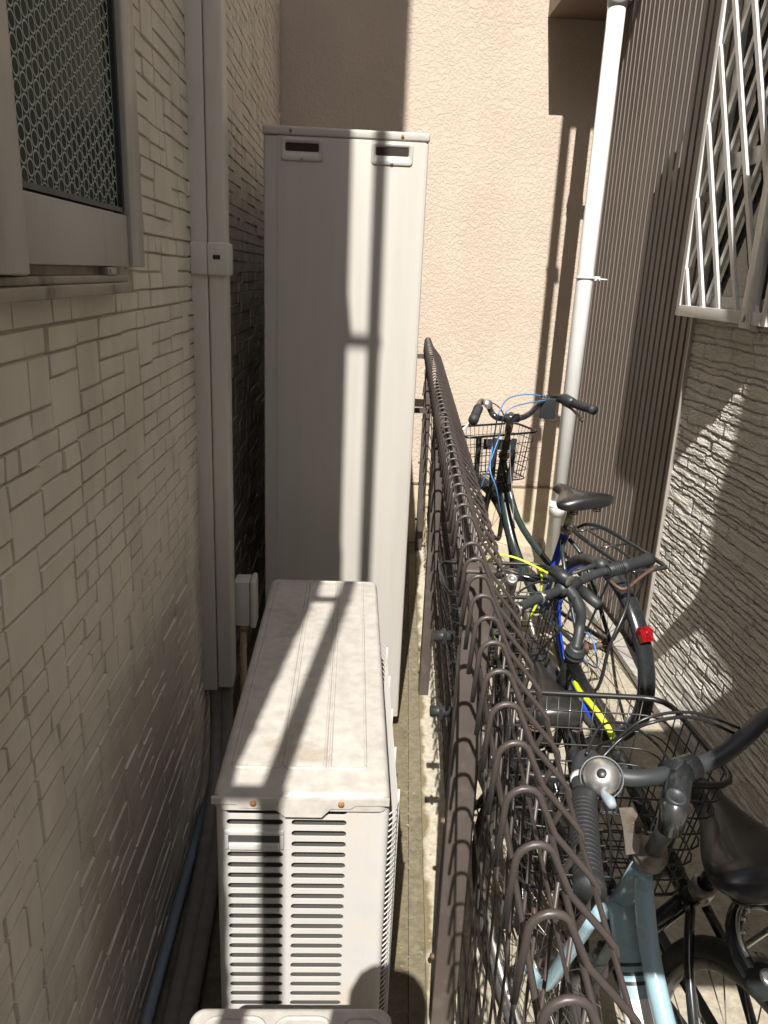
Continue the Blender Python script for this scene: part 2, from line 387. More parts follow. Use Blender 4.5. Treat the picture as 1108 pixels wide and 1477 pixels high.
# window
wf = MB()
FXp = -.41
wf.box((LX-.01, 1.497, 1.592), (FXp, 1.58, 2.75), .003)          # right jamb
wf.box((LX-.01, -.2, 2.66), (FXp-.001, 1.495, 2.75), .003)        # head
wo = wf.build('window', M['alu_frame'], left)
s_ = MB()
s_.box((LX-.004, 1.0, 1.592), (FXp-.006, 1.494, 1.680), .002); s_.build('bottom_rail', M['alu_frame'], wo)
s_ = MB(); s_.box((LX-.002, .90, 1.58), (FXp+.010, 1.004, 2.64), .003); s_.build('meeting_stile', M['alu_frame'], wo)
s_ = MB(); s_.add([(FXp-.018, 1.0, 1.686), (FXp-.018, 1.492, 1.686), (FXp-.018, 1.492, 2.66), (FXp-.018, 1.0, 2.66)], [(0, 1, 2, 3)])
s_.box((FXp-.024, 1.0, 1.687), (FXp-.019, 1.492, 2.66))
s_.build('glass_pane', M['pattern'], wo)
s_ = MB(); s_.box((FXp-.020, 1.484, 1.688), (FXp-.010, 1.495, 2.66)); s_.box((FXp-.020, 1.004, 1.684), (FXp-.010, 1.484, 1.692)); s_.build('gasket', M['blackpl'], wo)
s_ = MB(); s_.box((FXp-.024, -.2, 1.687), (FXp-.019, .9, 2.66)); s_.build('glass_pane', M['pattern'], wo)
s_ = MB()
s_.box((LX-.008, -.2, 1.578), (LX+.004, 1.48, 1.591))
s_.box((LX-.008, -.2, 1.566), (FXp-.004, 1.475, 1.5775), .002)
s_.box((LX-.008, -.2, 1.548), (FXp+.006, 1.462, 1.5655), .003)
so_ = s_.build('sill', M['sill'], wo)
for yy in (.985, 1.36):
    q = MB(); q.box((LX, yy, 1.5785), (FXp-.004, yy+.045, 1.5905), .001); q.box((FXp-.0035, yy+.008, 1.581), (FXp-.002, yy+.037, 1.588)); q.build('roller_bracket', M['alu_frame'], so_)

# duct cover down the left wall
duct = thing('duct_cover', 'tall beige duct cover clipped to the pale brick wall beside the window', 'duct', (LX, 2.135, .33))
b = MB(); b.box((LX-.003, 2.137, .34), (-.3925, 2.215, 4.6), .004)
b.box((-.391, 2.1355, .35), (-.346, 2.217, 4.6), .007); b.build('cover', M['duct'], duct)
b = MB(); b.box((LX-.001, 2.128, 1.578), (-.3925, 2.222, 1.658), .002); b.box((-.3915, 2.126, 1.577), (-.339, 2.223, 1.659), .004)
j = b.build('joint_band', M['duct'], duct)
b = MB(); b.box((-.376, 2.1245, 1.617), (-.357, 2.1262, 1.628)); b.build('clip', M['blackpl'], j)
# tape-wrapped pipes dropping below the duct
pw = thing('wrapped_pipes', 'dark tape-wrapped pipes running from the duct cover down behind the air conditioner', 'pipes', (-.39, 2.1, 0))
for k, (dx, dy) in enumerate(((0, 0), (.03, .02))):
    b = MB(); b.tube(spline([(-.405+dx, 2.17+dy, .36), (-.40+dx, 2.15, .2), (-.385+dx, 2.0, .08), (-.36+dx, 1.6, .05), (-.34+dx, 1.0, .05), (-.33+dx, .3, .05)]), .021, 12)
    b.build('pipe', M['insul'], pw)
# junction box on conduit
jb = thing('junction_box', 'small beige electrical box on the brick wall behind the air conditioner', 'electrical box', (-.33, 2.3, .3))
b = MB(); b.box((-.361, 2.29, .487), (-.312, 2.36, .642), .004); b.box((-.310, 2.285, .482), (-.293, 2.362, .648), .005); b.box((LX, 2.30, .50), (-.361, 2.35, .63)); b.build('housing', M['duct'], jb)
b = MB()
b.tube([(-.338, 2.315, .487), (-.338, 2.315, .465)], .015, 14)
b.tube([(-.338, 2.315, .466), (-.338, 2.31, .05)], [.0105]*2, 12)
for k in range(50): b.ring((-.338, 2.3145, .46-k*.008), (0, 0, 1), .0105, .0018, 14, 5)
b.build('conduit', M['conduit'], jb)
gp = thing('drain_pipe', 'thin blue-grey pipe lying on the ground against the brick wall', 'pipe', (-.40, 1.3, .02))
b = MB(); b.tube([(-.412, 2.0, .03), (-.405, 1.2, .03), (-.400, .2, .03)], .013, 12); b.build('pipe', M['bluegrey'], gp)

# downpipe at the near corner of the left house, behind the photographer (throws the narrow shadow band)
dp = thing('corner_downpipe', 'brown rain pipe standing off the corner of the brick house', 'rain pipe', (-.372, -.80, 0))
b = MB(); b.tube([(-.372, -.80, 0), (-.372, -.80, 6.5)], .0205, 14); b.build('pipe', M['ribbed'], dp)
for zz in (2.95, 3.886, 5.13, 6.1):
    b = MB(); b.box((-.46, -.81, zz-.012), (-.385, -.79, zz+.012)); b.box((-.46, -.80, zz-.02), (-.44, -.70, zz+.02)); b.ring((-.372, -.80, zz), (0, 0, 1), .023, .004, 16, 6); b.build('bracket', M['steel'], dp)

# ------------------------------------------------------------------ tank unit
tk = thing('water_heater_tank', 'tall narrow beige water heater cabinet standing beside the brick wall', 'water heater', (-.04, 2.9, 0))
b = MB()
b.box((-.2817, 2.45, .06), (.1982, 4.15, 1.9687), .007)
ob = b.build('cabinet', M['tank'], tk)
b = MB(); b.box((-.2415, 2.4475, .08), (.190, 2.4505, 1.968), .001); b.build('front_panel', M['tank'], tk)
b = MB(); b.box((-.2840, 2.4455, 1.9694), (.2005, 4.155, 1.994), .006); ld = b.build('lid', M['tank'], tk)
for x in (-.203, .120):
    b = MB(); b.lathe((x, 2.4450, 1.981), (0, -1, 0), [(0.0045, 0), (.0045, .002), (.003, .0035), (0, .0036)], 12); b.build('screw', M['rust'], ld)
def rrect(x0, x1, z0, z1, r_, k=6):
    P = []
    for (cx, cz, a0) in ((x1-r_, z1-r_, 0), (x0+r_, z1-r_, pi/2), (x0+r_, z0+r_, pi), (x1-r_, z0+r_, 3*pi/2)):
        for i in range(k+1): a = a0+pi/2*i/k; P.append((cx+r_*cos(a), cz+r_*sin(a)))
    return P
for x0 in (-.2314, .0305):
    x1 = x0+.123; z0, z1 = 1.9015, 1.9635
    rings = [(rrect(x0, x1, z0, z1, .011), 2.4478), (rrect(x0+.0012, x1-.0012, z0+.0012, z1-.0012, .010), 2.4448), (rrect(x0+.004, x1-.004, z0+.004, z1-.004, .008), 2.4438),
             (rrect(x0+.010, x1-.010, z0+.018, z1-.010, .0065), 2.4440), (rrect(x0+.0115, x1-.0115, z0+.0195, z1-.0115, .006), 2.4465), (rrect(x0+.013, x1-.013, z0+.0265, z1-.0130, .005), 2.4474)]
    vs = []; 
    for P_, yy in rings: vs += [(x, yy, z_) for x, z_ in P_]
    n_ = len(rings[0][0]); q = MB(); q.add(vs, [(i*n_+k, i*n_+(k+1) % n_, (i+1)*n_+(k+1) % n_, (i+1)*n_+k) for i in range(len(rings)-1) for k in range(n_)], True)
    hd = q.build('handle_recess', M['tank'], tk)
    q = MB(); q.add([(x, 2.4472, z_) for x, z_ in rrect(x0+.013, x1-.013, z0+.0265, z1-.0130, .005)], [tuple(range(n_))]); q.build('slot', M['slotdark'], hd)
    q = MB(); q.lathe(((x0+x1)/2, 2.4445, z0+.006), (0, -1, 0), [(0.0045, 0), (.0045, .002), (.003, .0035), (0, .0036)], 12); q.build('screw', M['steel'], hd)
for x in (-.22, .13):
    for y in (2.55, 4.05):
        b = MB(); b.box((x-.03, y-.03, 0), (x+.03, y+.03, .06)); b.build('foot', M['steel'], tk)

# ------------------------------------------------------------------ air conditioner outdoor units
def rounded_slab(x0, x1, y0, y1, z0, z1, r, k=6, top_r=.008):
    loop = []
    for (cx, cy, a0) in ((x1-r, y1-r, 0), (x0+r, y1-r, pi/2), (x0+r, y0+r, pi), (x1-r, y0+r, 3*pi/2)):
        for i in range(k+1): a = a0+pi/2*i/k; loop.append((cx, cy, cos(a), sin(a)))
    N = len(loop); vs = []; prof = [(0, z0)]+[(top_r*(1-cos(t)), z1-top_r+top_r*sin(t)) for t in [0, .4, .8, 1.2, pi/2]]
    for ins, zz in prof:
        for cx, cy, a, c in loop: vs.append((cx+a*(r-ins), cy+c*(r-ins), zz))
    fs = [(i*N+j, i*N+(j+1) % N, (i+1)*N+(j+1) % N, (i+1)*N+j) for i in range(len(prof)-1) for j in range(N)]
    fs.append(tuple((len(prof)-1)*N+j for j in range(N))); fs.append(tuple(range(N)))
    return vs, fs
def ac_unit(label, X0, X1, Y0, Y1, ztop, zbot, full=True):
    t = thing('air_conditioner_unit', label, 'air conditioner', ((X0+X1)/2, (Y0+Y1)/2, zbot))
    # body built as panels so that the slots are real openings
    b = MB(); yb = Y0+.004
    zt = ztop-.03
    # end panel: columns and rows around slots
    colx = [X0+.002, X0+.0205, X0+.1175, X0+.1315, X0+.2265, X1-.010]
    rows = []
    zz = ztop-.028+.0005
    pitch = .0225; nrow = int((ztop-.06-zbot)/pitch)-1
    def sl(c, k):
        zc = ztop-.0285-k*pitch
        return zc-.0062, zc+.0062
    def colstrip(xa, xb, skip):
        za = ztop-.005
        for k in range(nrow):
            if k in skip: continue
            lo, hi = sl(0, k)
            b.add([(xa, yb, hi), (xb, yb, hi), (xb, yb, za), (xa, yb, za)], [(0,1,2,3)])
            # slot rim with depth and rounded ends
            r_ = (hi-lo)/2; zc = (hi+lo)/2; pts = []
            for i in range(9): a = pi/2+pi*i/8; pts.append((xa+r_+cos(a)*r_, zc+sin(a)*r_))
            for i in range(9): a = -pi/2+pi*i/8; pts.append((xb-r_+cos(a)*r_, zc+sin(a)*r_))
            n_ = len(pts); vs = [(x, yb, z_) for x, z_ in pts]+[(x, yb+.0028, z_) for x, z_ in pts]
            b.add(vs, [(i, (i+1) % n_, n_+(i+1) % n_, n_+i) for i in range(n_)])
            # corners
            cl = [(xa, hi)]+[pts[i] for i in range(5)]; cl = [(x, yb, z_) for x, z_ in cl]; b.add(cl, [tuple(range(6))])
            cl = [(xa, lo)]+[pts[i] for i in range(4, 9)]; b.add([(x, yb, z_) for x, z_ in cl], [tuple(range(6))])
            cl = [(xb, lo)]+[pts[i] for i in range(9, 14)]; b.add([(x, yb, z_) for x, z_ in cl], [tuple(range(6))])
            cl = [(xb, hi)]+[pts[i] for i in range(13, 18)]; b.add([(x, yb, z_) for x, z_ in cl], [tuple(range(6))])
            za = lo
        b.add([(xa, yb, zbot), (xb, yb, zbot), (xb, yb, za), (xa, yb, za)], [(0,1,2,3)])
    colstrip(colx[1], colx[2], (2, 3)); colstrip(colx[3], colx[4], ())
    for xa, xb in ((colx[0]+.01, colx[1]), (colx[2], colx[3]), (colx[4], colx[5])):
        b.add([(xa, yb, zbot), (xb, yb, zbot), (xb, yb, ztop-.005), (xa, yb, ztop-.005)], [(0,1,2,3)])
    # round corners and sides
    def wrap(cx, cy, r, a0, a1, nxt=None):
        P = [(cx+cos(a)*r, cy+sin(a)*r) for a in [a0+(a1-a0)*i/6 for i in range(7)]]
        return P
    rr = .012
    pl = wrap(X0+.002+rr, yb+rr, rr, -pi/2, -pi)      # left corner
    pr_ = wrap(X1-.010, yb+rr, rr, -pi/2, 0)
    for P in (pl+[(X0+.002, Y1-.01), (X1+.002, Y1-.01)], pr_+[(X1+.002, Y1-.01)]):
        vs = [(x, y, zbot) for x, y in P]+[(x, y, ztop-.004) for x, y in P]; n_ = len(P)
        b.add(vs, [(i, i+1, n_+i+1, n_+i) for i in range(n_-1)], False)
    b.box((X0+.262, yb-.0012, zbot+.005), (X0+.2635, yb+.001, ztop-.03))
    body = sharp(b.build('body', M['ac'], t), 35)
    # inner fins
    q = MB(); q.box((X0+.012, yb+.0125, zbot+.01), (X0+.235, yb+.018, ztop-.01))
    fx = X0+.014
    while fx < X0+.234: q.box((fx, yb+.010, zbot+.01), (fx+.0009, yb+.0126, ztop-.01)); fx += .0022
    q.build('fins', M['fins'], t)
    if full:
        # hand grip in the left slot column
        q = MB(); zc0 = ztop-.0285-3*pitch-.009; zc1 = zc0+.039
        xa, xb = colx[1]-.004, colx[2]+.001
        q.box((xa, yb-.004, zc1-.010), (xb, yb+.002, zc1), .0015); q.box((xa, yb-.004, zc0), (xa+.007, yb+.002, zc1-.0103), .0015); q.box((xb-.007, yb-.004, zc0), (xb, yb+.002, zc1-.0103), .0015)
        q.box((xa+.0072, yb-.006, zc0), (xb-.0072, yb-.001, zc0+.014), .002)
        hg = q.build('hand_grip', M['ac'], t)
        q = MB(); q.box((xa+.0075, yb-.0018, zc0+.0145), (xb-.0075, yb-.0004, zc1-.0108)); q.build('grip_recess', M['acdark'], hg)
        # pressed vertical line and lip of lid
    vs, fs = rounded_slab(X0-.002, X1+.002, Y0-.002, Y1, ztop-.022, ztop+.008, .022, top_r=.013)
    q = MB(); q.add(vs, fs, True)
    ldo = sharp(q.build('lid', M['aclid'], t), 50)
    # pressed panels on the lid: raised borders
    if full: xs = [(X0+.020, X0+.104), (X0+.113, X0+.185), (X0+.194, X1-.040)]; ya, yb2 = Y0+.075, Y1-.02
    else: xs = [(X0+.022, X0+.112), (X0+.126, X0+.208), (X0+.222, X1-.012)]; ya, yb2 = Y1-.55, Y1-.022
    for xa, xb in xs:
        q = MB(); r_ = .008 if full else .02; P = []
        for (cx, cy, a0) in ((xb-r_, yb2-r_, 0), (xa+r_, yb2-r_, pi/2), (xa+r_, ya+r_, pi), (xb-r_, ya+r_, 3*pi/2)):
            for i in range(6): a = a0+pi/2*i/5; P.append((cx+cos(a)*r_, cy+sin(a)*r_, ztop+.0078))
        q.tube(P, .0032, 8, closed=True)
        q.build('pressed_rib', M['aclid'], ldo)
    if full:
        # front lip tongue
        q = MB()
        prof = [(-.218, .744), (-.176, .744), (-.171, .737), (-.12, .737), (-.113, .7365), (-.094, .722), (-.032, .722), (-.016, .737), (.018, .7375), (.026, .744), (.083, .744)]
        top = [(x, .752) for x, z_ in prof]; n_ = len(prof)
        vs = []
        dz = ztop-.742-.0105
        for dy in (-.0045, .002):
            vs += [(x, Y0+dy-(.003 if z_ < .73 else 0), z_+dz) for x, z_ in prof]+[(x, Y0+dy, z_+dz+.004) for x, z_ in top]
        f = [(i, i+1, n_+i+1, n_+i) for i in range(n_-1)]+[(2*n_+i, 2*n_+i+1, 3*n_+i+1, 3*n_+i) for i in range(n_-1)]+[(i, i+1, 2*n_+i+1, 2*n_+i) for i in range(n_-1)]+[(n_+i, n_+i+1, 3*n_+i+1, 3*n_+i) for i in range(n_-1)]
        q.add(vs, f); q.build('front_lip', M['aclid'], ldo)
        for x in (-.148, .001):
            q = MB(); q.lathe((x, Y0-.004, .7365), (0, -1, 0), [(.0055, 0), (.0055, .0025), (.0035, .004), (0, .0042)], 14); q.build('screw', M['rust'], ldo)
    # fan guard wires on the +X side
    gd = MB(); xg = X1+.019
    n_ = 44
    for k in range(n_):
        zz = ztop-.04-k*(ztop-.04-zbot-.04)/(n_-1)
        gd.tube([(X1+.002, Y0+.015, zz), (xg-.004, Y0+.03, zz), (xg, Y0+.05, zz), (xg, Y1-.33, zz), (xg-.004, Y1-.31, zz), (X1+.002, Y1-.30, zz)], .0012, 6)
    for yy in (Y0+.07, Y0+.2, Y0+.34, Y0+.48, Y1-.34):
        gd.tube([(xg+.0025, yy, zbot+.02), (xg+.0025, yy, ztop-.03)], .0022, 6)
    gd.build('fan_guard', M['ac'], t)
    q = MB(); q.lathe((X1+.003, (Y0+Y1)/2-.1, (ztop+zbot)/2), (1, 0, 0), [(.24, 0), (.23, .004), (0, .004)], 40); q.build('fan_opening', M['acdark'], t)
    for y in (Y0+.1, Y1-.15):
        q = MB(); q.box((X0-.01, y-.03, 0), (X1+.01, y+.03, zbot-.001), .004); q.build('foot_block', M['curb'], t)
    return t
ac_unit('weathered beige air conditioner unit in front of the tall tank, slotted end and stained lid', -.215, .083, 1.107, 2.07, .742, .14)
ac_unit('nearest air conditioner unit, only its pale rounded lid showing at the bottom edge', -.212, .085, .10, .895, .53, .06, full=False)

# ------------------------------------------------------------------ right house
right = thing('stone_siding_house', 'house on the right with raked grey-beige stone siding and brown ribbed metal cladding', 'house', (1.25, 2.9, 0))
RX = 1.25
# raked stone siding as a height field
def siding_sheet():
    rs = np.random.RandomState(5)
    y0, y1, z0, z1 = .95, 2.872, .0, 2.95
    dy, dz = .0075, .0024
    ny = int((y1-y0)/dy)+1; nz = int((z1-z0)/dz)+1
    Y = np.linspace(y0, y1, ny); Z = np.linspace(z0, z1, nz)
    def n1(n, sc):
        k = max(int(n/sc), 2)+2; a = rs.rand(k); x = np.linspace(0, k-1.001, n); i = x.astype(int); f = x-i; f = f*f*(3-2*f)
        return a[i]*(1-f)+a[i+1]*f
    h = np.zeros((nz, ny)); z = 0.0; YY, ZZ = np.meshgrid(Y, Z)
    rows = []
    while z < z1+.05:
        hh = rs.choice([.020, .026, .032, .038, .052], p=[.2, .3, .28, .16, .06]); rows.append((z, hh)); z += hh
    edges = [r[0] for r in rows]+[z]
    waves = [(n1(ny, 14)-.5)*.009+(n1(ny, 3)-.5)*.006 for _ in edges]
    for i, (za, hh) in enumerate(rows):
        lo = za+waves[i]; hi = za+hh+waves[i+1]
        m = (ZZ >= lo[None, :]) & (ZZ < hi[None, :])
        # blocks along Y
        blk = np.zeros(ny); edge = np.zeros(ny); y = y0-rs.rand()*.2; 
        while y < y1:
            L = rs.uniform(.10, .34); v = rs.uniform(.0, .003); s = (Y >= y) & (Y < y+L); blk[s] = v
            edge[np.abs(Y-y) < .004] = 1; y += L
        t = (ZZ-lo[None, :])/np.maximum(hi-lo, .004)[None, :]
        prof = (1-.8*t)
        rough = (n1(ny, 5)-.5)*.0008+(n1(ny, 12)-.5)*.002
        hs = min(1.0, hh/.036)
        val = .0016*prof+blk[None, :]*.22+rough[None, :]*.5
        wdt = .0045*(1+.5*n1(ny, 7))[None, :]
        gro = np.clip(1-(ZZ-lo[None, :])/wdt, 0, 1)**.6
        val = val-gro*.008-edge[None, :]*.0035
        h[m] = val[m]
        X = RX+.002-h
    vs = np.stack([X, YY, ZZ], -1).reshape(-1, 3)-np.array([1.25, 2.9, 0])
    idx = np.arange(nz*ny).reshape(nz, ny)
    q = np.stack([idx[:-1, :-1], idx[1:, :-1], idx[1:, 1:], idx[:-1, 1:]], -1).reshape(-1, 4)
    me = bpy.data.meshes.new('siding')
    me.vertices.add(len(vs)); me.vertices.foreach_set('co', vs.ravel())
    me.loops.add(q.size); me.loops.foreach_set('vertex_index', q.ravel().astype(np.int32))
    me.polygons.add(len(q)); me.polygons.foreach_set('loop_start', np.arange(0, q.size, 4, dtype=np.int32)); me.polygons.foreach_set('loop_total', np.full(len(q), 4, np.int32))
    me.materials.append(M['siding']); me.update(); me.validate()
    o = bpy.data.objects.new('siding', me); COL.objects.link(o); o.parent = right
    return o
siding_sheet()
b = MB(); b.box((RX+.020, -.6, 0), (5, 2.872, 5.2)); b.build('wall_core', M['siding'], right)
b = MB(); b.box((RX+.0, -.6, 0), (RX+.019, .949, 2.95)); b.build('siding_plain', M['siding'], right)
b = MB(); b.box((RX-.012, 2.873, -.03), (RX+.05, 2.884, 5.2), .002); b.build('corner_trim', M['white' if False else 'alu_frame'], right)
# brown ribbed metal
b = MB(); BX = 1.30; y = 2.886; pts = []
pitch = .062
while y < 4.54:
    for dy, dx in ((0, 0), (.043, 0), (.046, .007), (.053, .007), (.0555, -.003), (.0605, -.003)):
        if y+dy < 4.45: pts.append((BX+dx, y+dy))
    y += pitch
pts.append((BX, 4.455)); pts.append((BX, 4.535))
vs = [(x, y, .05) for x, y in pts]+[(x, y, 5.2) for x, y in pts]; n_ = len(pts)
b.add(vs, [(i, i+1, n_+i+1, n_+i) for i in range(n_-1)])
b.build('ribbed_cladding', M['ribbed'], right)
b = MB(); b.box((BX+.012, 2.886, 0), (5, 4.535, 5.2)); b.build('cladding_core', M['ribbed'], right)
b = MB(); b.box((1.21, -.6, -.03), (RX+.03, 4.535, .045)); b.build('foundation', M['curb'], right)
# canopy block at the far corner
b = MB(); b.add([(.955, 4.16, 2.82), (1.29, 4.16, 3.0), (1.29, 4.546, 3.0), (.955, 4.546, 2.905), (.955, 4.16, 3.3), (1.29, 4.16, 3.3), (1.29, 4.546, 3.3), (.955, 4.546, 3.3)], [(0,1,2,3), (4,5,6,7), (0,1,5,4), (1,2,6,5), (2,3,7,6), (3,0,4,7)])
b = MB(); b.box((.950, 4.156, 2.905), (1.289, 4.546, 3.35), .0); b.build('eave_box', M['brown_soffit'], right)
# window behind the lattice
wn = MB(); wn.box((RX-.012, 1.5, 1.53), (RX+.006, 2.86, 1.575)); wn.box((RX-.012, 2.815, 1.576), (RX+.006, 2.86, 2.9)); wn.box((RX-.012, 2.06, 1.576), (RX+.005, 2.10, 2.9)); wn.box((RX-.014, 2.10, 1.98), (RX+.004, 2.81, 2.03))
wno = wn.build('window', M['alu'], right)
q = MB(); q.box((RX-.004, 1.5, 1.576), (RX-.001, 2.815, 2.9)); q.build('glass_pane', M['glass'], wno)
q = MB(); q.box((RX-.0045, 2.2, 1.576), (RX-.0042, 2.34, 2.7)); q.build('curtain', M['conc_wall'], wno)
# diamond lattice grille
gr = thing('window_grille', 'silver aluminium diamond lattice guard over the window on the stone siding', 'window grille', (1.21, 2.4, 1.5))
GX = 1.21
gz0, gz1 = 1.497, 2.74
b = MB()
b.box((GX, 2.944, gz0), (GX+.018, 2.973, gz1), .001); b.box((GX+.0185, 2.946, 1.9), (1.30, 2.97, 1.93)); b.box((GX+.0185, 2.946, 2.5), (1.30, 2.97, 2.53))              # far vertical
b.box((GX-.002, 2.444, gz0), (GX+.018, 2.9435, gz0+.039), .001)   # bottom rail
b.box((GX-.008, 2.390, gz0-.012), (GX+.022, 2.443, gz1), .002)    # thick mid post
b.box((GX-.002, 2.33, gz0), (GX+.018, 2.3895, gz0+.039), .001); b.box((GX, 2.30, gz0), (GX+.016, 2.329, gz1), .001)
b.build('frame', M['alu'], gr)
q = MB(); q.lathe((GX-.0095, 2.416, gz0+.018), (-1, 0, 0), [(.012, 0), (.012, .002), (0, .002)], 16); q.build('bolt_cap', M['steel'], gr)
q = MB(); q.box((GX-.0092, 2.397, gz0-.008), (GX-.0083, 2.436, gz0+.05)); q.build('joint_plate', M['pvc'], gr)
# slats: diagonal flat bars in two layers
y_lo, y_hi = 2.444, 2.944
def clipseg(y0, z0, dyz, ylo, yhi, zlo, zhi):
    # line y=y0+s, z=z0+dyz*s
    ss = sorted([(ylo-y0), (yhi-y0)]); t = sorted([(zlo-z0)/dyz, (zhi-z0)/dyz]); a = max(ss[0], t[0]); c_ = min(ss[1], t[1])
    return (a, c_) if c_-a > .01 else None
def slat(y0, z0, k, ylo, yhi, x, name='slat'):
    sg = clipseg(y0, z0, k, ylo, yhi, gz0+.03, gz1)
    if not sg: return
    a, c_ = sg; P = Vector((x, y0+a, z0+k*a)); Q = Vector((x, y0+c_, z0+k*c_)); d = (Q-P).normalized(); nrm = Vector((1, 0, 0)).cross(d)*.0105; th = Vector((.0118, 0, 0))
    q = MB(); vs = [P-nrm, P+nrm, Q+nrm, Q-nrm, P-nrm+th, P+nrm+th, Q+nrm+th, Q-nrm+th]
    q.add(vs, [(0,1,2,3), (4,5,6,7), (0,1,5,4), (1,2,6,5), (2,3,7,6), (3,0,4,7)]); q.build(name, M['alu'], gr)
SL = []
GK = 1.95; GP = .2425
for (ylo, yhi) in ((y_lo, y_hi), (2.33, 2.390)):
    for k in range(-2, 22):
        slat(2.944, 1.663+GP*(k-1), GK, ylo, yhi, GX+.001)       # rising away (front layer)
    for k in range(-2, 22):
        slat(2.944, 1.673+GP*k, -GK, ylo, yhi, GX+.0135)
# white rain pipe
wp = thing('white_rain_pipe', 'white plastic rain pipe down the corner between stucco and brown cladding', 'rain pipe', (1.14, 3.85, 0))
def pipeX(z): return 1.138+.004*(z-1.6)
b = MB(); b.tube([(1.094, 3.85, 0), (1.106, 3.85, 3.2)], .0395, 28)
b.tube([(1.0955, 3.85, .42), (1.0957, 3.85, .50)], .0435, 28); b.tube([(1.104, 3.85, 2.76), (1.1045, 3.85, 2.84)], .0435, 28); b.build('pipe', M['pvc'], wp)
for z_ in (.47, 1.62, 2.80):
    b = MB(); x_ = 1.094+.012*z_/3.2; b.ring((x_, 3.85, z_), (0, 0, 1), .0425, .006, 28, 6, sy=.5)
    b.tube([(x_+.04, 3.835, z_), (x_+.105, 3.835, z_-.003)], .004, 8); b.box((x_+.036, 3.805, z_-.010), (x_+.062, 3.855, z_+.010), .002)
    b.lathe((x_+.05, 3.804, z_), (0, -1, 0), [(.006, 0), (.006, .005), (0, .005)], 6); b.build('clamp', M['pvc'], wp)

# mast added out of view above, to throw the second thin shadow on the stucco
ms = thing('shadow_mast', 'unseen thin grey mast held off the siding house by brackets', 'mast', (.81, 2.3, 2.6))
b = MB(); b.tube([(.806, 2.3, 2.75), (.806, 2.3, 5.1)], .027, 12); b.build('pole', M['steel'], ms)
for z_ in (3.3, 4.22):
    b = MB(); b.box((.778, 2.27, z_-.012), (.85, 2.33, z_+.012)); b.build('clamp', M['steel'], ms)
b = MB(); b.box((.82, 2.28, 5.0), (1.262, 2.32, 5.04)); b.build('bracket', M['steel'], ms)
# screen panels added out of view, outlines shaped to throw the siding shadows
sp = thing('side_blocker', 'unseen brown screen with rounded corner standing off the siding house', 'blocker', (1.25, 1.5, 2))
def absh(ab, yy): return [(a+.1325*yy, bb-1.15*yy) for a, bb in ab]
def fin(poly, yy, nm, par):
    P = absh(poly, yy); b = MB(); n_ = len(P); vs = [(x, yy-.01, z_) for x, z_ in P]+[(x, yy+.01, z_) for x, z_ in P]
    b.add(vs, [tuple(range(n_)), tuple(range(2*n_-1, n_-1, -1))]+[(i, (i+1) % n_, n_+(i+1) % n_, n_+i) for i in range(n_)]); b.build(nm, M['ribbed'], par)
fin([(.868, 4.9), (.868, 4.25), (.90, 4.19), (.930, 4.12), (.929, 3.9), (.922, 3.75), (.925, 3.5), (.918, 3.41), (.87, 3.40), (.87, 3.33), (.905, 3.31), (.927, 3.255), (.951, 3.0), (.966, 2.86), (1.048, 2.85), (1.048, 4.9)], 1.5, 'panel', sp)
wl = thing('rear_blocker', 'unseen brown screen between the houses behind the viewpoint', 'blocker', (.9, -.5, 0))  # unseen board added and cut to shade the near bikes
fin([(.90, 2.855), (.60, 2.85), (.52, 2.70), (.41, 2.25), (.395, 1.95), (.30, 1.80), (.30, 1.64), (.5, 1.62), (1.31, 1.60), (1.31, 2.855)], -.5, 'board', wl)
b = MB(); b.box((1.1, -.53, 0), (1.2, -.511, 3.3)); b.build('post', M['post'], wl)

# neighbouring house across the street, behind the viewpoint
nb = thing('street_house', 'plain grey house across the street behind the viewpoint', 'house', (0, -11, 0))
b = MB(); b.box((-14, -16, 0), (14, -11, 11.5)); b.build('wall', M['conc_wall'], nb)
b = MB(); b.box((-14.4, -16.4, 11.5), (14.4, -10.6, 11.7)); b.build('roof', M['roof'], nb)
for x in (-9, -5, -1, 3, 7, 11):
    for z_ in (1.2, 4.2):
        b = MB(); b.box((x, -10.98, z_), (x+1.5, -10.95, z_+1.3)); w_ = b.build('window', M['alu_frame'], nb)
        b = MB(); b.box((x+.08, -10.949, z_+.08), (x+1.42, -10.94, z_+1.22)); b.build('glass_pane', M['glass'], w_)

# ------------------------------------------------------------------ mesh fence
fz = lambda y: .027*y
fn = thing('mesh_fence', 'dark brown welded wire fence with curled looping top beside the bicycles', 'fence', (FX(2), 2, 0))
def fence_wires(y0, y1):
    b = MB(); r = .0033
    k0 = math.ceil(y0/.067); k1 = int(y1/.067)
    ztop = 1.157
    for k in range(k0, k1+1):
        y = k*.067-.033; X = FX(y)-.001; dz = fz(y)
        j1 = rnd.uniform(-.0012, .0012); j2 = rnd.uniform(-.002, .002)
        prof = [(-.021+j1, 1.076+j2)]
        for i in range(0, 8): a = pi-(pi*.75)*i/7; prof.append((-.001+.0165*cos(a), 1.1395+.0175*sin(a)))
        prof += [(.030, 1.109), (.066, 1.066), (.0755, 1.053), (.0775, 1.045), (.074, 1.034), (.0585, .995)]
        near = y < 1.6
        b.tube([(X+dx, y+j1*(zz-1)*3, zz+dz) for dx, zz in prof], r, 8 if near else 5)
        b.tube([(X+.0585, y, .995+dz), (X+.0585, y, .08+dz)], .0023 if y < 1.28 else .0036, 6)
    def hz(dx, z_, rr=.0032):
        b.tube([(FX(y0)+dx, y0, z_+fz(y0)), (FX(y1)+dx, y1, z_+fz(y1))], rr, 8)
    hz(-.0115, 1.098, .0028); hz(.0265, 1.1065, .0028); hz(.0725, 1.0505, .0028)
    for z_ in (.96, .82, .68, .54, .40, .26, .12): hz(.0545, z_, .0023)
    return b
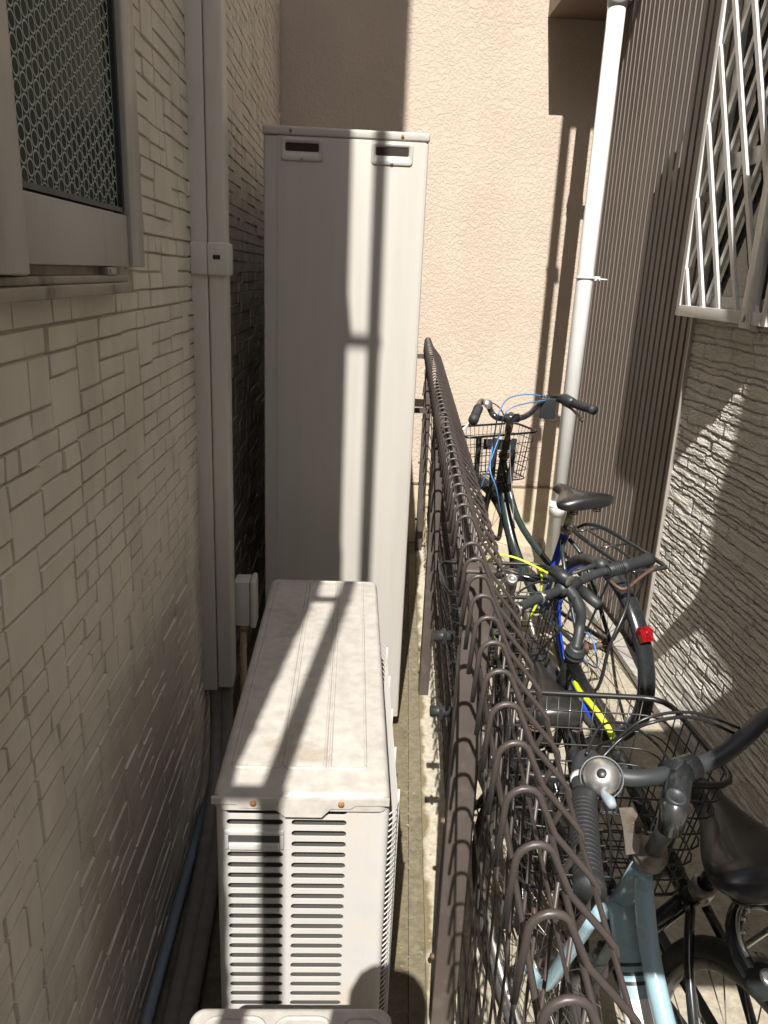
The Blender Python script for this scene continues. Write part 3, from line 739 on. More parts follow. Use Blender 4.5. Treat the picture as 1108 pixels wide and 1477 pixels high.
seg = [(-.6, 1.262), (1.30, 2.70), (2.74, 4.42)]
for (y0, y1) in seg: fence_wires(y0, y1).build('mesh_panel', M['fence'], fn)
for yp in (1.30, 2.72, 4.40):
    hw = .026 if yp < 2 else .019
    b = MB(); X = FX(yp)+(.028 if yp < 2 else .014); zt = 1.062+fz(yp)*.9
    b.box((X-hw, yp-.02, 0), (X+hw, yp+.02, zt), .003)
    b.box((X-hw-.002, yp-.022, zt), (X+hw+.002, yp+.022, zt+.006), .002)
    po = b.build('post', M['post'], fn)
    for z_ in (.95, .55, .2):
        q = MB(); q.lathe((X-hw-.0025, yp-.005, z_), (-1, 0, 0), [(.007, 0), (.007, .006), (.003, .009), (0, .009)], 10); q.build('bolt', M['rustrod'], po)
for (xa, zz, yy) in ((.30, 1.175, 4.28), (.245, .99, 3.6)):
    q = MB(); q.box((xa, yy, zz-.012), (FX(yy)+.004, yy+.02, zz+.012)); q.build('brace', M['post'], fn)
for yp, z_ in ((1.50, .86), (1.46, .70)):
    q = MB(); X = FX(yp)-.012; q.tube([(X-.022, yp, z_), (X+.022, yp, z_)], .012, 12); q.box((X-.004, yp-.014, z_-.012), (X+.004, yp+.014, z_+.012)); q.build('clamp', M['blackpl'], fn)

#BIKES_BEGIN
# ------------------------------------------------------------------ bicycles
class Bike:
    HA = radians(69); ax = Vector((-cos(radians(69)), 0, sin(radians(69))))
    def __init__(s, name, label, x, y, psi, lean, steer, R_, wb, ht, st, sz, col, group='bicycles parked in a row behind the mesh fence'):
        s.x, s.y = x, y; s.psi = radians(psi); s.lean = radians(lean); s.steer = radians(steer); s.R = R_; s.wb = wb; s.ht = ht; s.st_ = st; s.sz = sz; s.col = col
        s.A0 = Vector((wb-.055*sin(s.HA), 0, R_-.055*cos(s.HA)))
        s.t = thing(name, label, 'bicycle', (x, y, 0), group)
        s.F = Vector((sin(s.psi), cos(s.psi), 0)); s.Lf = Vector((-cos(s.psi), sin(s.psi), 0))
    def L(s, p):
        p = Vector(p); Y = p.y*cos(s.lean)+p.z*sin(s.lean); Z = p.z*cos(s.lean)-p.y*sin(s.lean)
        return Vector((s.x, s.y, 0))+s.F*p.x+s.Lf*Y+Vector((0, 0, Z))
    def rot(s, p):
        v = Vector(p)-s.A0; k = s.ax; c_, s_ = cos(s.steer), sin(s.steer)
        return s.A0+v*c_+k.cross(v)*s_+k*k.dot(v)*(1-c_)
    def S(s, p): return s.L(s.rot(p))
    def D(s, d, st=False):
        f = s.S if st else s.L
        return (f(d)-f((0, 0, 0))).normalized()
    def axp(s, t): return s.A0+s.ax*t
    def wheel(s, front, rimcol=None, tread=.0185):
        f = s.S if front else s.L; c = f((s.wb if front else 0, 0, s.R)); a = s.D((0, 1, 0), front)
        b = MB(); b.ring(c, a, s.R-tread, tread, 64, 12); w = b.build('wheel', M['tyre'], s.t)
        b = MB(); b.ring(c, a, s.R-2*tread-.004, .011, 64, 8, sy=1.0); b.build('rim', rimcol or M['steel'], w)
        b = MB(); b.lathe(c-a*.045, a, [(0, -.02), (.006, -.02), (.006, 0), (.024, .004), (.024, .008), (.012, .014), (.011, .076), (.024, .082), (.024, .086), (.006, .09), (.006, .112), (0, .112)], 16); b.build('hub', M['rustrod'] if not front else M['steel'], w)
        b = MB(); u = a.orthogonal().normalized(); v = a.cross(u)
        for k in range(36):
            th = 2*pi*k/36; si = 1 if k % 2 else -1; tw = .55*(1 if (k//2) % 2 else -1)
            p = c+a*.036*si+(u*cos(th+tw)+v*sin(th+tw))*.023; q = c+(u*cos(th)+v*sin(th))*(s.R-2*tread-.006)
            b.tube([p, q], .0011, 4)
        b.build('spokes', M['steel'], w)
        return w
    def fender(s, front, a0, a1, m=None, w=.027):
        f = s.S if front else s.L; cx = s.wb if front else 0; b = MB(); Rf = s.R+.010; N = 40; n_ = 8; vs = []
        for lay in (0, .0016):
            for i in range(N+1):
                a = radians(a0+(a1-a0)*i/N)
                for k in range(n_+1):
                    g_ = -pi*.5+pi*k/n_
                    rr = Rf-.016+.016*cos(g_)+lay; yy = (w+lay)*sin(g_)
                    vs.append(f((cx+rr*cos(a), yy, s.R+rr*sin(a))))
        fs = []; K = n_+1; off = (N+1)*K
        for i in range(N):
            for k in range(n_):
                q = (i*K+k, i*K+k+1, (i+1)*K+k+1, (i+1)*K+k); fs.append(q); fs.append(tuple(off+j for j in q))
        for i in range(N):
            for k in (0, n_): fs.append((i*K+k, (i+1)*K+k, off+(i+1)*K+k, off+i*K+k))
        for i in (0, N):
            for k in range(n_): fs.append((i*K+k, i*K+k+1, off+i*K+k+1, off+i*K+k))
        b.add(vs, fs, True); fo = b.build('mudguard', m or M['blackpaint'], s.t)
        b = MB(); ae = radians(a1-(8 if not front else -8)) 
        for sd_ in (-1, 1):
            b.tube([f((cx, sd_*.055, s.R)), f((cx+(Rf+.001)*cos(ae), sd_*.024, s.R+(Rf+.001)*sin(ae)))], .0022, 6)
        b.build('stay', M['rustrod'], fo)
        return fo
    def frame(s, style='twin', mats=None, m=None):
        m = m or s.col; L = s.L; b = MB(); A = s.axp
        hb, ht = s.ht-.14, s.ht
        BB = Vector((.46, 0, .285)); stp = Vector((.255, 0, s.sz-.16)); hub = Vector((0, 0, s.R))
        b.tube([L(A(hb)), L(A(ht))], .0175, 20)
        if style == 'twin':
            T1 = [A(hb+.006), Vector((.78, 0, .505)), Vector((.60, 0, .37)), Vector((.47, 0, .295))]
            T2 = [A(ht-.028), Vector((.80, 0, .635)), Vector((.64, 0, .54)), Vector((.355, 0, .46))]
            b.tube([L(p) for p in spline(T1, 5)], .0225, 20); b.tube([L(p) for p in spline(T2, 5)], .0150, 18)
        elif style == 'diamond':
            b.tube([L(A(hb+.02)), L(BB)], .019, 20); b.tube([L(A(ht-.02)), L(stp+Vector((.02, 0, -.05)))], .0155, 18)
        elif style == 'low':
            b.tube([L(p) for p in spline([A(hb+.02), Vector((.74, 0, .46)), BB], 6)], .0205, 20)
            b.tube([L(p) for p in spline([A(ht-.02), Vector((.70, 0, .60)), Vector((.345, 0, .50))], 6)], .0145, 18)
        b.tube([L(BB+Vector((0, -.035, 0))), L(BB+Vector((0, .035, 0)))], .022, 18)
        for sd_ in (-1, 1):
            b.tube([L(p) for p in spline([BB+Vector((-.02, sd_*.02, 0)), Vector((.34, sd_*.035, s.R-.03)), Vector((0, sd_*.06, s.R))], 5)], .0095, 10)
            b.tube([L(p) for p in spline([stp+Vector((0, sd_*.014, -.04)), Vector((.17, sd_*.045, s.sz-.28)), Vector((0, sd_*.062, s.R))], 5)], .0082, 10)
        fo = b.build('frame', m, s.t)
        q = MB(); q.tube([L(BB), L(stp)], .0165, 18); sto = q.build('seat_tube', (mats or {}).get('seat_tube', m), s.t)
        q = MB(); d_ = s.D((-.33, 0, .92)); q.lathe(L(stp), d_, [(.0165, -.012), (.021, -.012), (.021, .012), (.0165, .013), (.0145, .014)], 18); q.build('seat_clamp', M['steel'], s.t)
        sp_ = Vector((.21, 0, s.sz-.045)); q = MB(); q.tube([L(stp), L(sp_)], .0135, 16); q.build('seat_post', M['steel'] if style == 'low' else M['blackpaint'], s.t)
        # headset
        q = MB(); d_ = s.D(s.ax); q.lathe(L(A(ht)), d_, [(.0175, -.001), (.024, -.001), (.0245, .006), (.022, .009), (.0225, .013), (.0245, .015), (.0245, .020), (.020, .023), (.020, .030), (.0165, .033), (.013, .034)], 24); hs = q.build('headset', (mats or {}).get('headset', M['steel']), s.t)
        q = MB(); q.lathe(L(A(hb)), d_, [(.0175, 0), (.023, 0), (.024, -.008), (.019, -.013)], 20); q.build('lower_cup', M['steel'], hs)
        return fo
    def fork(s, m=None, curved=True):
        m = m or s.col; hb = s.ht-.14; b = MB(); top = s.axp(hb-.016); S_ = s.S
        b.tube([S_(top+Vector((0, -.045, 0))), S_(top+Vector((0, .045, 0)))], .013, 14)
        for sd_ in (-1, 1):
            y = sd_*.046
            P = [top+Vector((0, y, 0)), s.axp(.16)+Vector((0, y*1.12, 0)), s.axp(.06)+Vector((.006, y*1.2, 0)), Vector((s.wb-.012, y*1.25, s.R+.03)), Vector((s.wb, y*1.25, s.R))]
            P = [S_(p) for p in spline(P, 5)]; n_ = len(P)
            b.tube(P, [.0135-.0055*i/(n_-1) for i in range(n_)], 14)
        return b.build('fork', m, s.t)
    def saddle(s, w=.095, nose=.15, rear=.12):
        b = MB(); L = s.L; secs = [(nose, .016, .012, -.012), (nose-.012, .022, .020, -.004), (nose-.05, .025, .026, 0), (nose-.10, .033, .028, -.002), (.02, .052, .030, -.004), (-.02, .076, .034, -.002), (-.06, .093, .040, .004), (-.09, .097*w/.095, .042, .008), (-rear+.012, .082, .038, .006), (-rear, .05, .022, -.002)]
        K = 20; vs = []
        for (x, hw, hh, zt) in secs:
            for k in range(K):
                a = 2*pi*k/K; cy = cos(a); sz_ = sin(a)
                yy = hw*math.copysign(abs(cy)**.8, cy)*(w/.095); z_ = zt+(hh*.42*abs(sz_)**.85 if sz_ > 0 else -hh*.9*abs(sz_)**.7)
                z_ -= .010*(yy/hw if hw else 0)**2
                vs.append(L((.20+x, yy, s.sz+z_)))
        n_ = len(secs); fs = [(i*K+k, i*K+(k+1) % K, (i+1)*K+(k+1) % K, (i+1)*K+k) for i in range(n_-1) for k in range(K)]+[tuple(range(K)), tuple((n_-1)*K+k for k in range(K))]
        b.add(vs, fs, True); o = b.build('saddle', M['seat'], s.t)
        md = o.modifiers.new('sub', 'SUBSURF'); md.levels = 1; md.render_levels = 2
        q = MB()
        for sd_ in (-1, 1):
            q.tube([L(p) for p in spline([(.30, sd_*.012, s.sz-.02), (.22, sd_*.022, s.sz-.045), (.15, sd_*.024, s.sz-.045), (.10, sd_*.04, s.sz-.02)], 4)], .0035, 8)
            for j in range(4): q.ring(L((.115, sd_*.045, s.sz-.045+j*.008)), s.D((0, 0, 1)), .013, .0022, 16, 5)
        q.tube([L((.205, -.022, s.sz-.045)), L((.205, .022, s.sz-.045))], .011, 10)
        q.build('saddle_rails', M['rustrod'], o)
        return o
    def cranks(s, ang=35, case=True, m=None):
        L = s.L; BB = Vector((.46, 0, .285)); b = MB(); a = s.D((0, -1, 0))
        b.lathe(L(BB+Vector((0, -.046, 0))), a, [(.030, 0), (.078, 0), (.078, .003), (.030, .003)], 40); 
        for k in range(5):
            th = 2*pi*k/5; b.tube([L(BB+Vector((0, -.048, 0))), L(BB+Vector((.07*cos(th), -.047, .07*sin(th))))], .006, 8)
        cr = b.build('chainring', M['steel'], s.t)
        for sd_ in (-1, 1):
            th = radians(ang)+(0 if sd_ < 0 else pi); e = BB+Vector((.165*cos(th), sd_*.075, .165*sin(th)))
            q = MB(); q.tube([L(BB+Vector((0, sd_*.04, 0))), L(BB+Vector((0, sd_*.065, 0))), L(e)], [.012, .012, .008], 10); q.tube([L(e), L(e+Vector((0, sd_*.02, 0)))], .005, 8); ca = q.build('crank', M['steel'], s.t)
            q = MB(); pc = e+Vector((0, sd_*.06, 0))
            for dx in (-.03, .03): q.tube([L(pc+Vector((dx, -.045, 0))), L(pc+Vector((dx, .045, 0)))], .011, 10)
            q.tube([L(pc+Vector((-.03, 0, 0))), L(pc+Vector((.03, 0, 0)))], .006, 6); q.tube([L(pc+Vector((0, -.045, 0))), L(pc+Vector((0, .045, 0)))], .007, 8); q.build('pedal', M['blackpl'], ca)
        q = MB(); q.tube([L(p) for p in [(.46, -.048, .365), (0, -.048, s.R+.035)]], .0035, 6); q.tube([L(p) for p in [(.46, -.048, .207), (0, -.048, s.R-.035)]], .0035, 6); q.build('chain', M['rustrod'], s.t)
        if case:
            q = MB(); P = [(.56, .30), (.54, .36), (.47, .385), (.20, .385), (-.04, .385), (-.06, .36)]
            vs = [L((x, -.058, z_)) for x, z_ in P]+[L((x, -.058, z_-.045)) for x, z_ in P]+[L((x, -.036, z_)) for x, z_ in P]; n_ = len(P)
            q.add(vs, [(i, i+1, n_+i+1, n_+i) for i in range(n_-1)]+[(i, i+1, 2*n_+i+1, 2*n_+i) for i in range(n_-1)], True); q.build('chain_guard', m or M['blackpl'], s.t)
    def kickstand(s):
        L = s.L; q = MB()
        for sd_ in (-1, 1): q.tube([L(p) for p in spline([(.0, sd_*.062, s.R), (-.04, sd_*.075, .16), (-.07, sd_*.11, .012)], 4)], .006, 8)
        q.tube([L((-.07, -.11, .012)), L((-.07, .11, .012))], .006, 8); q.build('kickstand', M['steel'], s.t)
    def rack(s, z=.73, x0=.16, x1=-.30, w=.062, m=None):
        L = s.L; q = MB(); P = [(x0+.06, .02, z-.03), (x0, w*.55, z), (x0-.1, w, z+.002), (x1+.03, w, z+.002), (x1, w*.6, z), (x1, -w*.6, z), (x1+.03, -w, z+.002), (x0-.1, -w, z+.002), (x0, -w*.55, z), (x0+.06, -.02, z-.03)]
        q.tube([L(p) for p in spline(P, 4)], .0075, 10)
        for x in (x0-.05, -.08, x1+.06): q.tube([L((x, -w, z)), L((x, w, z))], .0042, 8)
        q.tube([L((x0-.05, 0, z)), L((x1+.06, 0, z))], .0045, 8)
        for sd_ in (-1, 1): q.tube([L(p) for p in spline([(x1+.10, sd_*w, z), (x1+.14, sd_*.07, z-.12), (-.01, sd_*.068, s.R+.02)], 4)], .0045, 8)
        return q.build('rear_rack', m or M['blackpaint'], s.t)
    def ring_lock(s):
        L = s.L; 
        C_ = atz(1112, 1364, .685); ax1 = Vector((.05, -.45, .89)).normalized(); q = MB(); lf = Vector((1, .05, .0)).normalized(); up = lf.cross(ax1).normalized()
        P = []; N = 26
        for i in range(N+1):
            a = radians(228)-radians(276)*i/N; P.append(C_+lf*cos(a)*.052-up*sin(a)*.062)
        # ring opening toward the wheel centre, flattened tube
        q.tube([p for p in P], [.0115+.004*(abs(i-N/2)/(N/2))**3 for i in range(N+1)], 12)
        o = q.build('ring_lock', M['blackpaint'], s.t)
        q = MB(); q.tube([p+ax1*.0145 for p in P[3:-3]], .0035, 6); q.build('lock_shackle', M['chrome'], o)
        e = P[0]; q = MB(); q.lathe(e, ax1, [(.021, -.012), (.023, 0), (.023, .012), (.013, .016), (.013, .022), (0, .0225)], 20); q.build('lock_body', M['blackpl'], o)
        q = MB(); q.lathe(e+ax1*.023, ax1, [(.0115, -.004), (.0115, .001), (.009, .003), (0, .003)], 18); q.build('lock_cylinder', M['chrome'], o)
        for j in (6, 8, 10): qq = MB(); qq.lathe(P[j]*.86+C_*.14+ax1*.016, ax1, [(.0042, -.004), (.0042, .002), (0, .0035)], 10); qq.build('rivet', M['chrome'], o)
    def basket(s, corners, zt, zb, taper=.78, nu=14, nv=9, m=None, nl=7, skip=None):
        # corners: four world XY points of the rim
        m = m or M['wire']; C4 = [Vector((x, y, 0)) for x, y in corners]; cen = sum(C4, Vector())/4; q = MB()
        def loop(f, z_, r, rad):
            P = []; n_ = 4
            for i in range(4):
                p = cen+(C4[i]-cen)*f; a = cen+(C4[i-1]-cen)*f; b_ = cen+(C4[(i+1) % 4]-cen)*f
                d1 = (a-p).normalized(); d2 = (b_-p).normalized()
                for j in range(n_+1):
                    t = j/n_; P.append(((p+d1*rad)*(1-t)**2+p*2*t*(1-t)+(p+d2*rad)*t*t)+Vector((0, 0, z_)))
            q.tube(P, r, 8, closed=True); return P
        loop(1.0, zt, .0052, .045); 
        for k in range(1, nl): 
            t = k/nl; loop(1-(1-taper)*t, zt+(zb-zt)*t, .0017, .045)
        loop(taper, zb, .003, .04)
        def pt(i, t, f, z_):
            p = cen+(C4[i].lerp(C4[(i+1) % 4], t)-cen)*f; return Vector((p.x, p.y, z_))
        for i in range(4):
            n_ = nu if i % 2 == 0 else nv
            for k in range(1, n_):
                t = .06+.88*k/n_; q.tube([pt(i, t, 1, zt), pt(i, t, taper, zb)], .0014, 5)
        for k in range(1, nu):
            t = .06+.88*k/nu; q.tube([pt(0, t, taper, zb), pt(2, 1-t, taper, zb)], .0014, 5)
        for k in range(1, nv):
            t = .06+.88*k/nv; q.tube([pt(1, t, taper, zb), pt(3, 1-t, taper, zb)], .0014, 5)
        return q.build('basket', m, s.t)
    def quill(s, m, pts, r=.0125):
        q = MB(); q.tube([s.L(s.axp(s.ht+.02))]+[Vector(p) for p in pts], r, 16); return q.build('stem', m, s.t)
def grip(bike, P, r=.016, ringed=True, m='rubber', name='grip'):
    P = spline(P, 6); n_ = len(P); q = MB(); q.tube(P, [r*(1.12 if i in (0, 1) or i >= n_-2 else 1) for i in range(n_)], 16)
    if ringed:
        L_ = [(P[i]-P[i-1]).length for i in range(1, n_)]; T_ = sum(L_)
        k = .012
        while k < T_-.008:
            a = 0; i = 0
            while i < n_-2 and a+L_[i] < k: a += L_[i]; i += 1
            t = (k-a)/max(L_[i], 1e-5); p = P[i].lerp(P[i+1], min(t, 1)); q.ring(p, P[i+1]-P[i], r, .0012, 18, 5); k += .0075
    return q.build(name, M[m], bike.t)
def cablerun(bike, P, m='cable', r=.0025, name='cable'):
    q = MB(); q.tube(spline(P, 8), r, 6); return q.build(name, M[m], bike.t)

# --- A: light blue bicycle nearest the camera
A = Bike('bicycle', 'light blue twin-tube bicycle nearest the viewer with silver bell and black wire basket', .535, .070, -6, -1.5, 12, .33, 1.10, .50, .66, .80, M['lightblue'])
A.wheel(True); A.wheel(False); A.frame('twin', mats={'headset': M['rustplate']}); A.fork(); A.saddle(); A.cranks(); A.kickstand(); A.rack()
A.fender(True, 150, 20); A.fender(False, 60, 190)
# white sticker band with three lines on the lower tube
b = MB(); L = A.L
def on(t1, t2, r, m, nm):
    q = MB(); P = [A.axp(A.ht-.14+.006), Vector((.78, 0, .505)), Vector((.60, 0, .37)), Vector((.47, 0, .295))]; Sx = spline(P, 90); n_ = len(Sx)
    q.tube([A.L(p) for p in Sx[int(t1*n_):int(t2*n_)]], r, 20, cap=False); q.build(nm, m, A.t)
on(.235, .80, .0229, M['white'], 'tube_sticker')
for k in range(3): on(.165+.018*k, .172+.018*k+.005, .0230, M['blackpl'], 'sticker_stripe')
zt = .955
bolt = atz(974, 1156, .962); clampA = atz(982, 1112, .958)
hb = A.L(A.axp(A.ht+.02))
q = MB(); q.tube([hb, bolt-Vector((0, 0, .028))], .0128, 18); q.build('quill', M['graphite'], A.t)
q = MB(); q.tube([bolt-Vector((0, -.002, .045)), bolt+Vector((0, 0, -.012)), clampA.lerp(bolt, .45)+Vector((0, 0, -.004)), clampA], [.0165, .0195, .017, .0195], 18)
d_ = (atz(1010, 1104, .958)-atz(952, 1122, .958)).normalized(); q.tube([clampA-d_*.024, clampA+d_*.024], .0195, 20)
stA = q.build('stem', M['blackpaint'], A.t)
q = MB(); q.lathe(bolt+Vector((0, 0, .006)), (.05, -.25, .95), [(.0125, -.012), (.0135, .0), (.0125, .003), (.0105, .0035), (.0095, .0015), (0, .001)], 24); q.build('stem_bolt', M['graphite'], stA)
lb = [clampA, atz(940, 1121, .958), atz(900, 1121, .957), atz(868, 1108, .957), atz(850, 1092, .955), atz(838, 1100, .952), atz(836, 1122, .950), atz(840, 1150, .947)]
rb = [clampA, atz(1020, 1100, .960), atz(1050, 1083, .975), atz(1078, 1060, .992), atz(1105, 1036, 1.005), atz(1140, 1030, 1.012), atz(1180, 1075, 1.012)]
q = MB(); q.tube(spline(lb, 6), .0118, 16); q.tube(spline(rb, 6), .0125, 16); hbA = q.build('handlebar', M['graphite'], A.t)
q = MB(); dd = (lb[-1]-lb[-2]).normalized(); q.tube([lb[-2]-dd*.002, lb[-2]+dd*.008], .0128, 18); q.build('handlebar_band', M['pvc'], hbA)
grip(A, [atz(841, 1150, .947), atz(844, 1215, .943), atz(851, 1287, .938)], .0172)
grip(A, [rb[-1], atz(1220, 1150, 1.01), atz(1240, 1230, 1.0)], .0172)
# rusty bracket plate
q = MB(); P0 = hb+Vector((-.012, .02, .004)); pl = [atz(903, 1233, .80), atz(921, 1231, .80), atz(927, 1203, .835), atz(926, 1185, .855), atz(913, 1165, .875), atz(893, 1166, .878), atz(899, 1195, .845)]
vs = pl+[p+Vector((.0, .003, -.001)) for p in pl]; n_ = len(pl); q.add(vs, [tuple(range(n_)), tuple(range(2*n_-1, n_-1, -1))]+[(i, (i+1) % n_, n_+(i+1) % n_, n_+i) for i in range(n_)])
pb = q.build('basket_bracket', M['rustplate'], A.t)
for px, py, z_ in ((913, 1183, .855), (919, 1197, .842)):
    q = MB(); c_ = atz(px, py, z_); q.lathe(c_+Vector((0, -.002, .001)), (0, -.75, .66), [(.0055, 0), (0, .0006)], 14); q.build('bracket_hole', M['acdark'], pb)
# bell
bc = atz(868, 1120, .973); axb = (Vector((0, 0, H))-bc).normalized(); axb = (axb+Vector((.05, .15, .15))).normalized()
q = MB(); q.lathe(bc, axb, [(.0235, -.006), (.0245, -.004), (.0240, 0), (.0215, .006), (.016, .0115), (.009, .0145), (.0055, .015)], 36); be = q.build('bell', M['chrome'], A.t)
q = MB(); q.lathe(bc, axb, [(.0262, -.010), (.0285, -.009), (.0290, -.005), (.0285, -.0045), (.0262, -.006)], 36); q.build('bell_base', M['graphite'], be)
q = MB(); q.lathe(bc+axb*.0145, axb, [(.0065, 0), (.0065, .003), (.005, .0042), (0, .0044)], 20); q.build('bell_cap', M['blackpl'], be)
q = MB(); q.tube([atz(868, 1141, .962), atz(872, 1147, .962), atz(880, 1156, .962), atz(884, 1163, .962)], [.003, .0055, .0075, .005], 14); q.build('bell_lever', M['bluegrey'], be)
# brake lever under the left grip and its clamp
q = MB(); q.tube([atz(858, 1150, .93), atz(864, 1158, .925), atz(862, 1168, .92)], .008, 12); q.build('lever_clamp', M['steel'], A.t)
q = MB(); q.tube(spline([atz(862, 1160, .925), atz(852, 1215, .905), atz(858, 1270, .90), atz(868, 1290, .90)], 5), .005, 8); q.build('brake_lever', M['blackpl'], A.t)
q = MB(); q.tube(spline([atz(1140, 1045, .99), atz(1150, 1110, .975), atz(1160, 1180, .965)], 5), .005, 8); q.build('brake_lever', M['blackpl'], A.t)
A.basket([(.262, .985), (.600, .965), (.585, 1.215), (.262, 1.235)], .885, .655, .80, 13, 8)
cablerun(A, [atz(1060, 1058, .99), atz(1000, 1035, 1.03), atz(940, 1042, 1.03), atz(900, 1062, 1.0), atz(864, 1098, .97), atz(845, 1120, .93)])
cablerun(A, [atz(1066, 1050, 1.0), atz(1000, 1028, 1.035), atz(935, 1035, 1.035), atz(890, 1065, 1.0), atz(860, 1090, .95), atz(880, 1200, .80), atz(880, 1290, .64)], 'cable', .0022)
cablerun(A, [atz(846, 1088, .97), atz(870, 1045, .98), atz(920, 1052, .96), atz(970, 1110, .88), atz(950, 1200, .78)], 'cable', .0022)

# --- B: black bicycle with graphite straight bar, ring lock and saddle at right
B = Bike('bicycle', 'black bicycle with graphite handlebar, ring lock and black saddle beside the stone siding', .619, .772, -5.8, -1.6, 9, .33, 1.10, .46, .58, .80, M['blackpaint'])
B.wheel(True); B.wheel(False); B.frame('diamond', mats={'headset': M['graphite']}); B.fork(M['blackpaint']); B.saddle(.098, .16, .125); B.cranks(); B.kickstand(); B.ring_lock()
B.fender(True, 150, 30); B.fender(False, 70, 195)
hb = B.L(B.axp(B.ht+.02)); zb = .90
q = MB(); q.tube(spline([hb, atz(836, 905, .80), atz(838, 885, .835), atz(829, 862, .87), atz(818, 848, .89)], 5), [.0125]*11+[.0145]*10, 16); c0 = atz(806, 852, .885); c1 = atz(833, 840, .89); q.tube([c0, c1], .0165, 18); q.build('stem', M['graphite'], B.t)
q = MB(); q.tube(spline([atz(733, 884, .875), atz(762, 870, .88), c0.lerp(c1, .5), atz(862, 827, .895), atz(892, 820, .90), atz(938, 806, .905)], 6), .0112, 16); q.build('handlebar', M['graphite'], B.t)
grip(B, [atz(896, 819, .90), atz(938, 806, .905)], .0160, False); grip(B, [atz(748, 878, .877), atz(712, 896, .87)], .0160, False)
q = MB(); P_ = [atz(875, 824, .90), atz(897, 818, .90)]
for k in range(9): p = P_[0].lerp(P_[1], k/8); q.ring(p, P_[1]-P_[0], .0165, .0022, 20, 6)
q.tube([P_[0], P_[1]], .0165, 18); q.build('twist_shifter', M['blackpl'], B.t)
q = MB(); q.lathe(atz(868, 812, .915), (.1, -.3, .9), [(.016, -.012), (.018, 0), (.014, .008), (0, .011)], 20); q.tube([atz(868, 812, .91), atz(845, 820, .905), atz(825, 828, .90)], [.009, .006, .003], 10); q.build('shifter_housing', M['graphite'], B.t)
q = MB(); q.tube(spline([atz(880, 838, .88), atz(900, 850, .87), atz(925, 832, .885), atz(948, 816, .90)], 5), .0045, 8); q.build('brake_lever', M['rustrod'], B.t)
q = MB(); q.tube([atz(838, 851, .875), atz(865, 874, .86)], [.0145, .0125], 16); q.build('horn', M['graphite'], B.t)
q = MB(); q.tube([atz(797, 822, .925), atz(822, 838, .915)], .015, 16); lt = q.build('lamp', M['blackpl'], B.t)
q = MB(); q.lathe(atz(822, 838, .915), (atz(822, 838, .915)-atz(797, 822, .925)), [(.0152, 0), (.013, .002), (.006, .004), (0, .004)], 16); q.build('lamp_ring', M['steel'], lt)
for (x_, y_) in ((779, 862), (745, 880)): q = MB(); c_ = atz(x_, y_, .882); q.ring(c_, P_[1]-P_[0], .0135, .0035, 18, 6); q.tube([c_, c_+Vector((.01, -.012, .012))], .004, 8); q.build('bar_clamp', M['steel'], B.t)
cablerun(B, [atz(905, 828, .89), atz(905, 870, .85), atz(880, 930, .76), atz(850, 1000, .62), B.S((B.wb, 0, .66))], 'cable', .0045)
cablerun(B, [atz(800, 838, .9), atz(770, 842, .93), atz(740, 870, .90), atz(760, 940, .75), atz(800, 1000, .6)], 'cable', .0028)
cablerun(B, [atz(829, 862, .88), atz(810, 905, .85), atz(770, 960, .70), atz(790, 1040, .55)], 'cable', .0025)
cablerun(B, [atz(829, 985, .70), atz(835, 996, .72), atz(847, 1010, .73), atz(862, 1028, .73), atz(877, 1050, .71), atz(884, 1066, .69), atz(882, 1085, .62), atz(870, 1120, .5)], 'yellow', .0068, 'cable_lock')
q = MB(); q.tube([B.L((.17, -.03, .60)), B.L((.12, -.035, .70)), B.L((.16, -.03, .735))], .005, 8); q.build('saddle_bracket', M['chrome'], B.t)

# --- C: far bicycle
Cb = Bike('bicycle', 'dark green bicycle farthest along with blue brake cables, phone holder and rear rack', .938, 2.509, -12.2, 5.1, 6, .34, 1.12, .56, .72, .865, M['greenblack'])
Cb.wheel(True); Cb.wheel(False, M['blue']); Cb.frame('low', mats={'seat_tube': M['blue'], 'headset': M['rustrod']}); Cb.fork(M['greenblack']); Cb.saddle(.105, .145, .125); Cb.cranks(case=False); Cb.kickstand()
Cb.fender(True, 150, 10); fo = Cb.fender(False, 95, 200); Cb.rack(.76, .14, -.30, .06)
a = radians(147); rp = Cb.L(((Cb.R+.012)*cos(a), 0, Cb.R+(Cb.R+.012)*sin(a))); dr = Cb.D((cos(a), 0, sin(a)))
q = MB(); lf = Cb.D((0, 1, 0)); tg = dr.cross(lf)
P = []
for (u, v) in ((-.020, -.026), (.020, -.026), (.024, .010), (.016, .026), (-.016, .026), (-.024, .010)): P.append(rp+lf*u-tg*v)
n_ = len(P); q.add([p+dr*.002 for p in P]+[p*.9+rp*.1+dr*.022 for p in P], [tuple(range(n_)), tuple(range(2*n_-1, n_-1, -1))]+[(i, (i+1) % n_, n_+(i+1) % n_, n_+i) for i in range(n_)])
ro = q.build('reflector', M['red'], Cb.t)
q = MB()
for u in (-.008, .008):
    q.tube([rp+dr*.0228+lf*u+tg*.018, rp+dr*.0228+lf*(-u*.2)-tg*.002, rp+dr*.0228+lf*u-tg*.02], .0012, 5)
q.build('reflector_ribs', M['red'], ro)
zc = 1.075; sb = atz(737, 600, zc)
q = MB(); hb = Cb.L(Cb.axp(Cb.ht+.02)); q.tube([hb, hb.lerp(sb, .7)], .0125, 16); q.build('quill', M['rustrod'], Cb.t)
q = MB(); q.tube([hb.lerp(sb, .62), hb.lerp(sb, .9), sb+Vector((0, 0, .004))], [.016, .017, .014], 16); q.tube([atz(728, 603, zc), atz(748, 603, zc)], .018, 16); q.build('stem', M['blackpaint'], Cb.t)
q = MB()
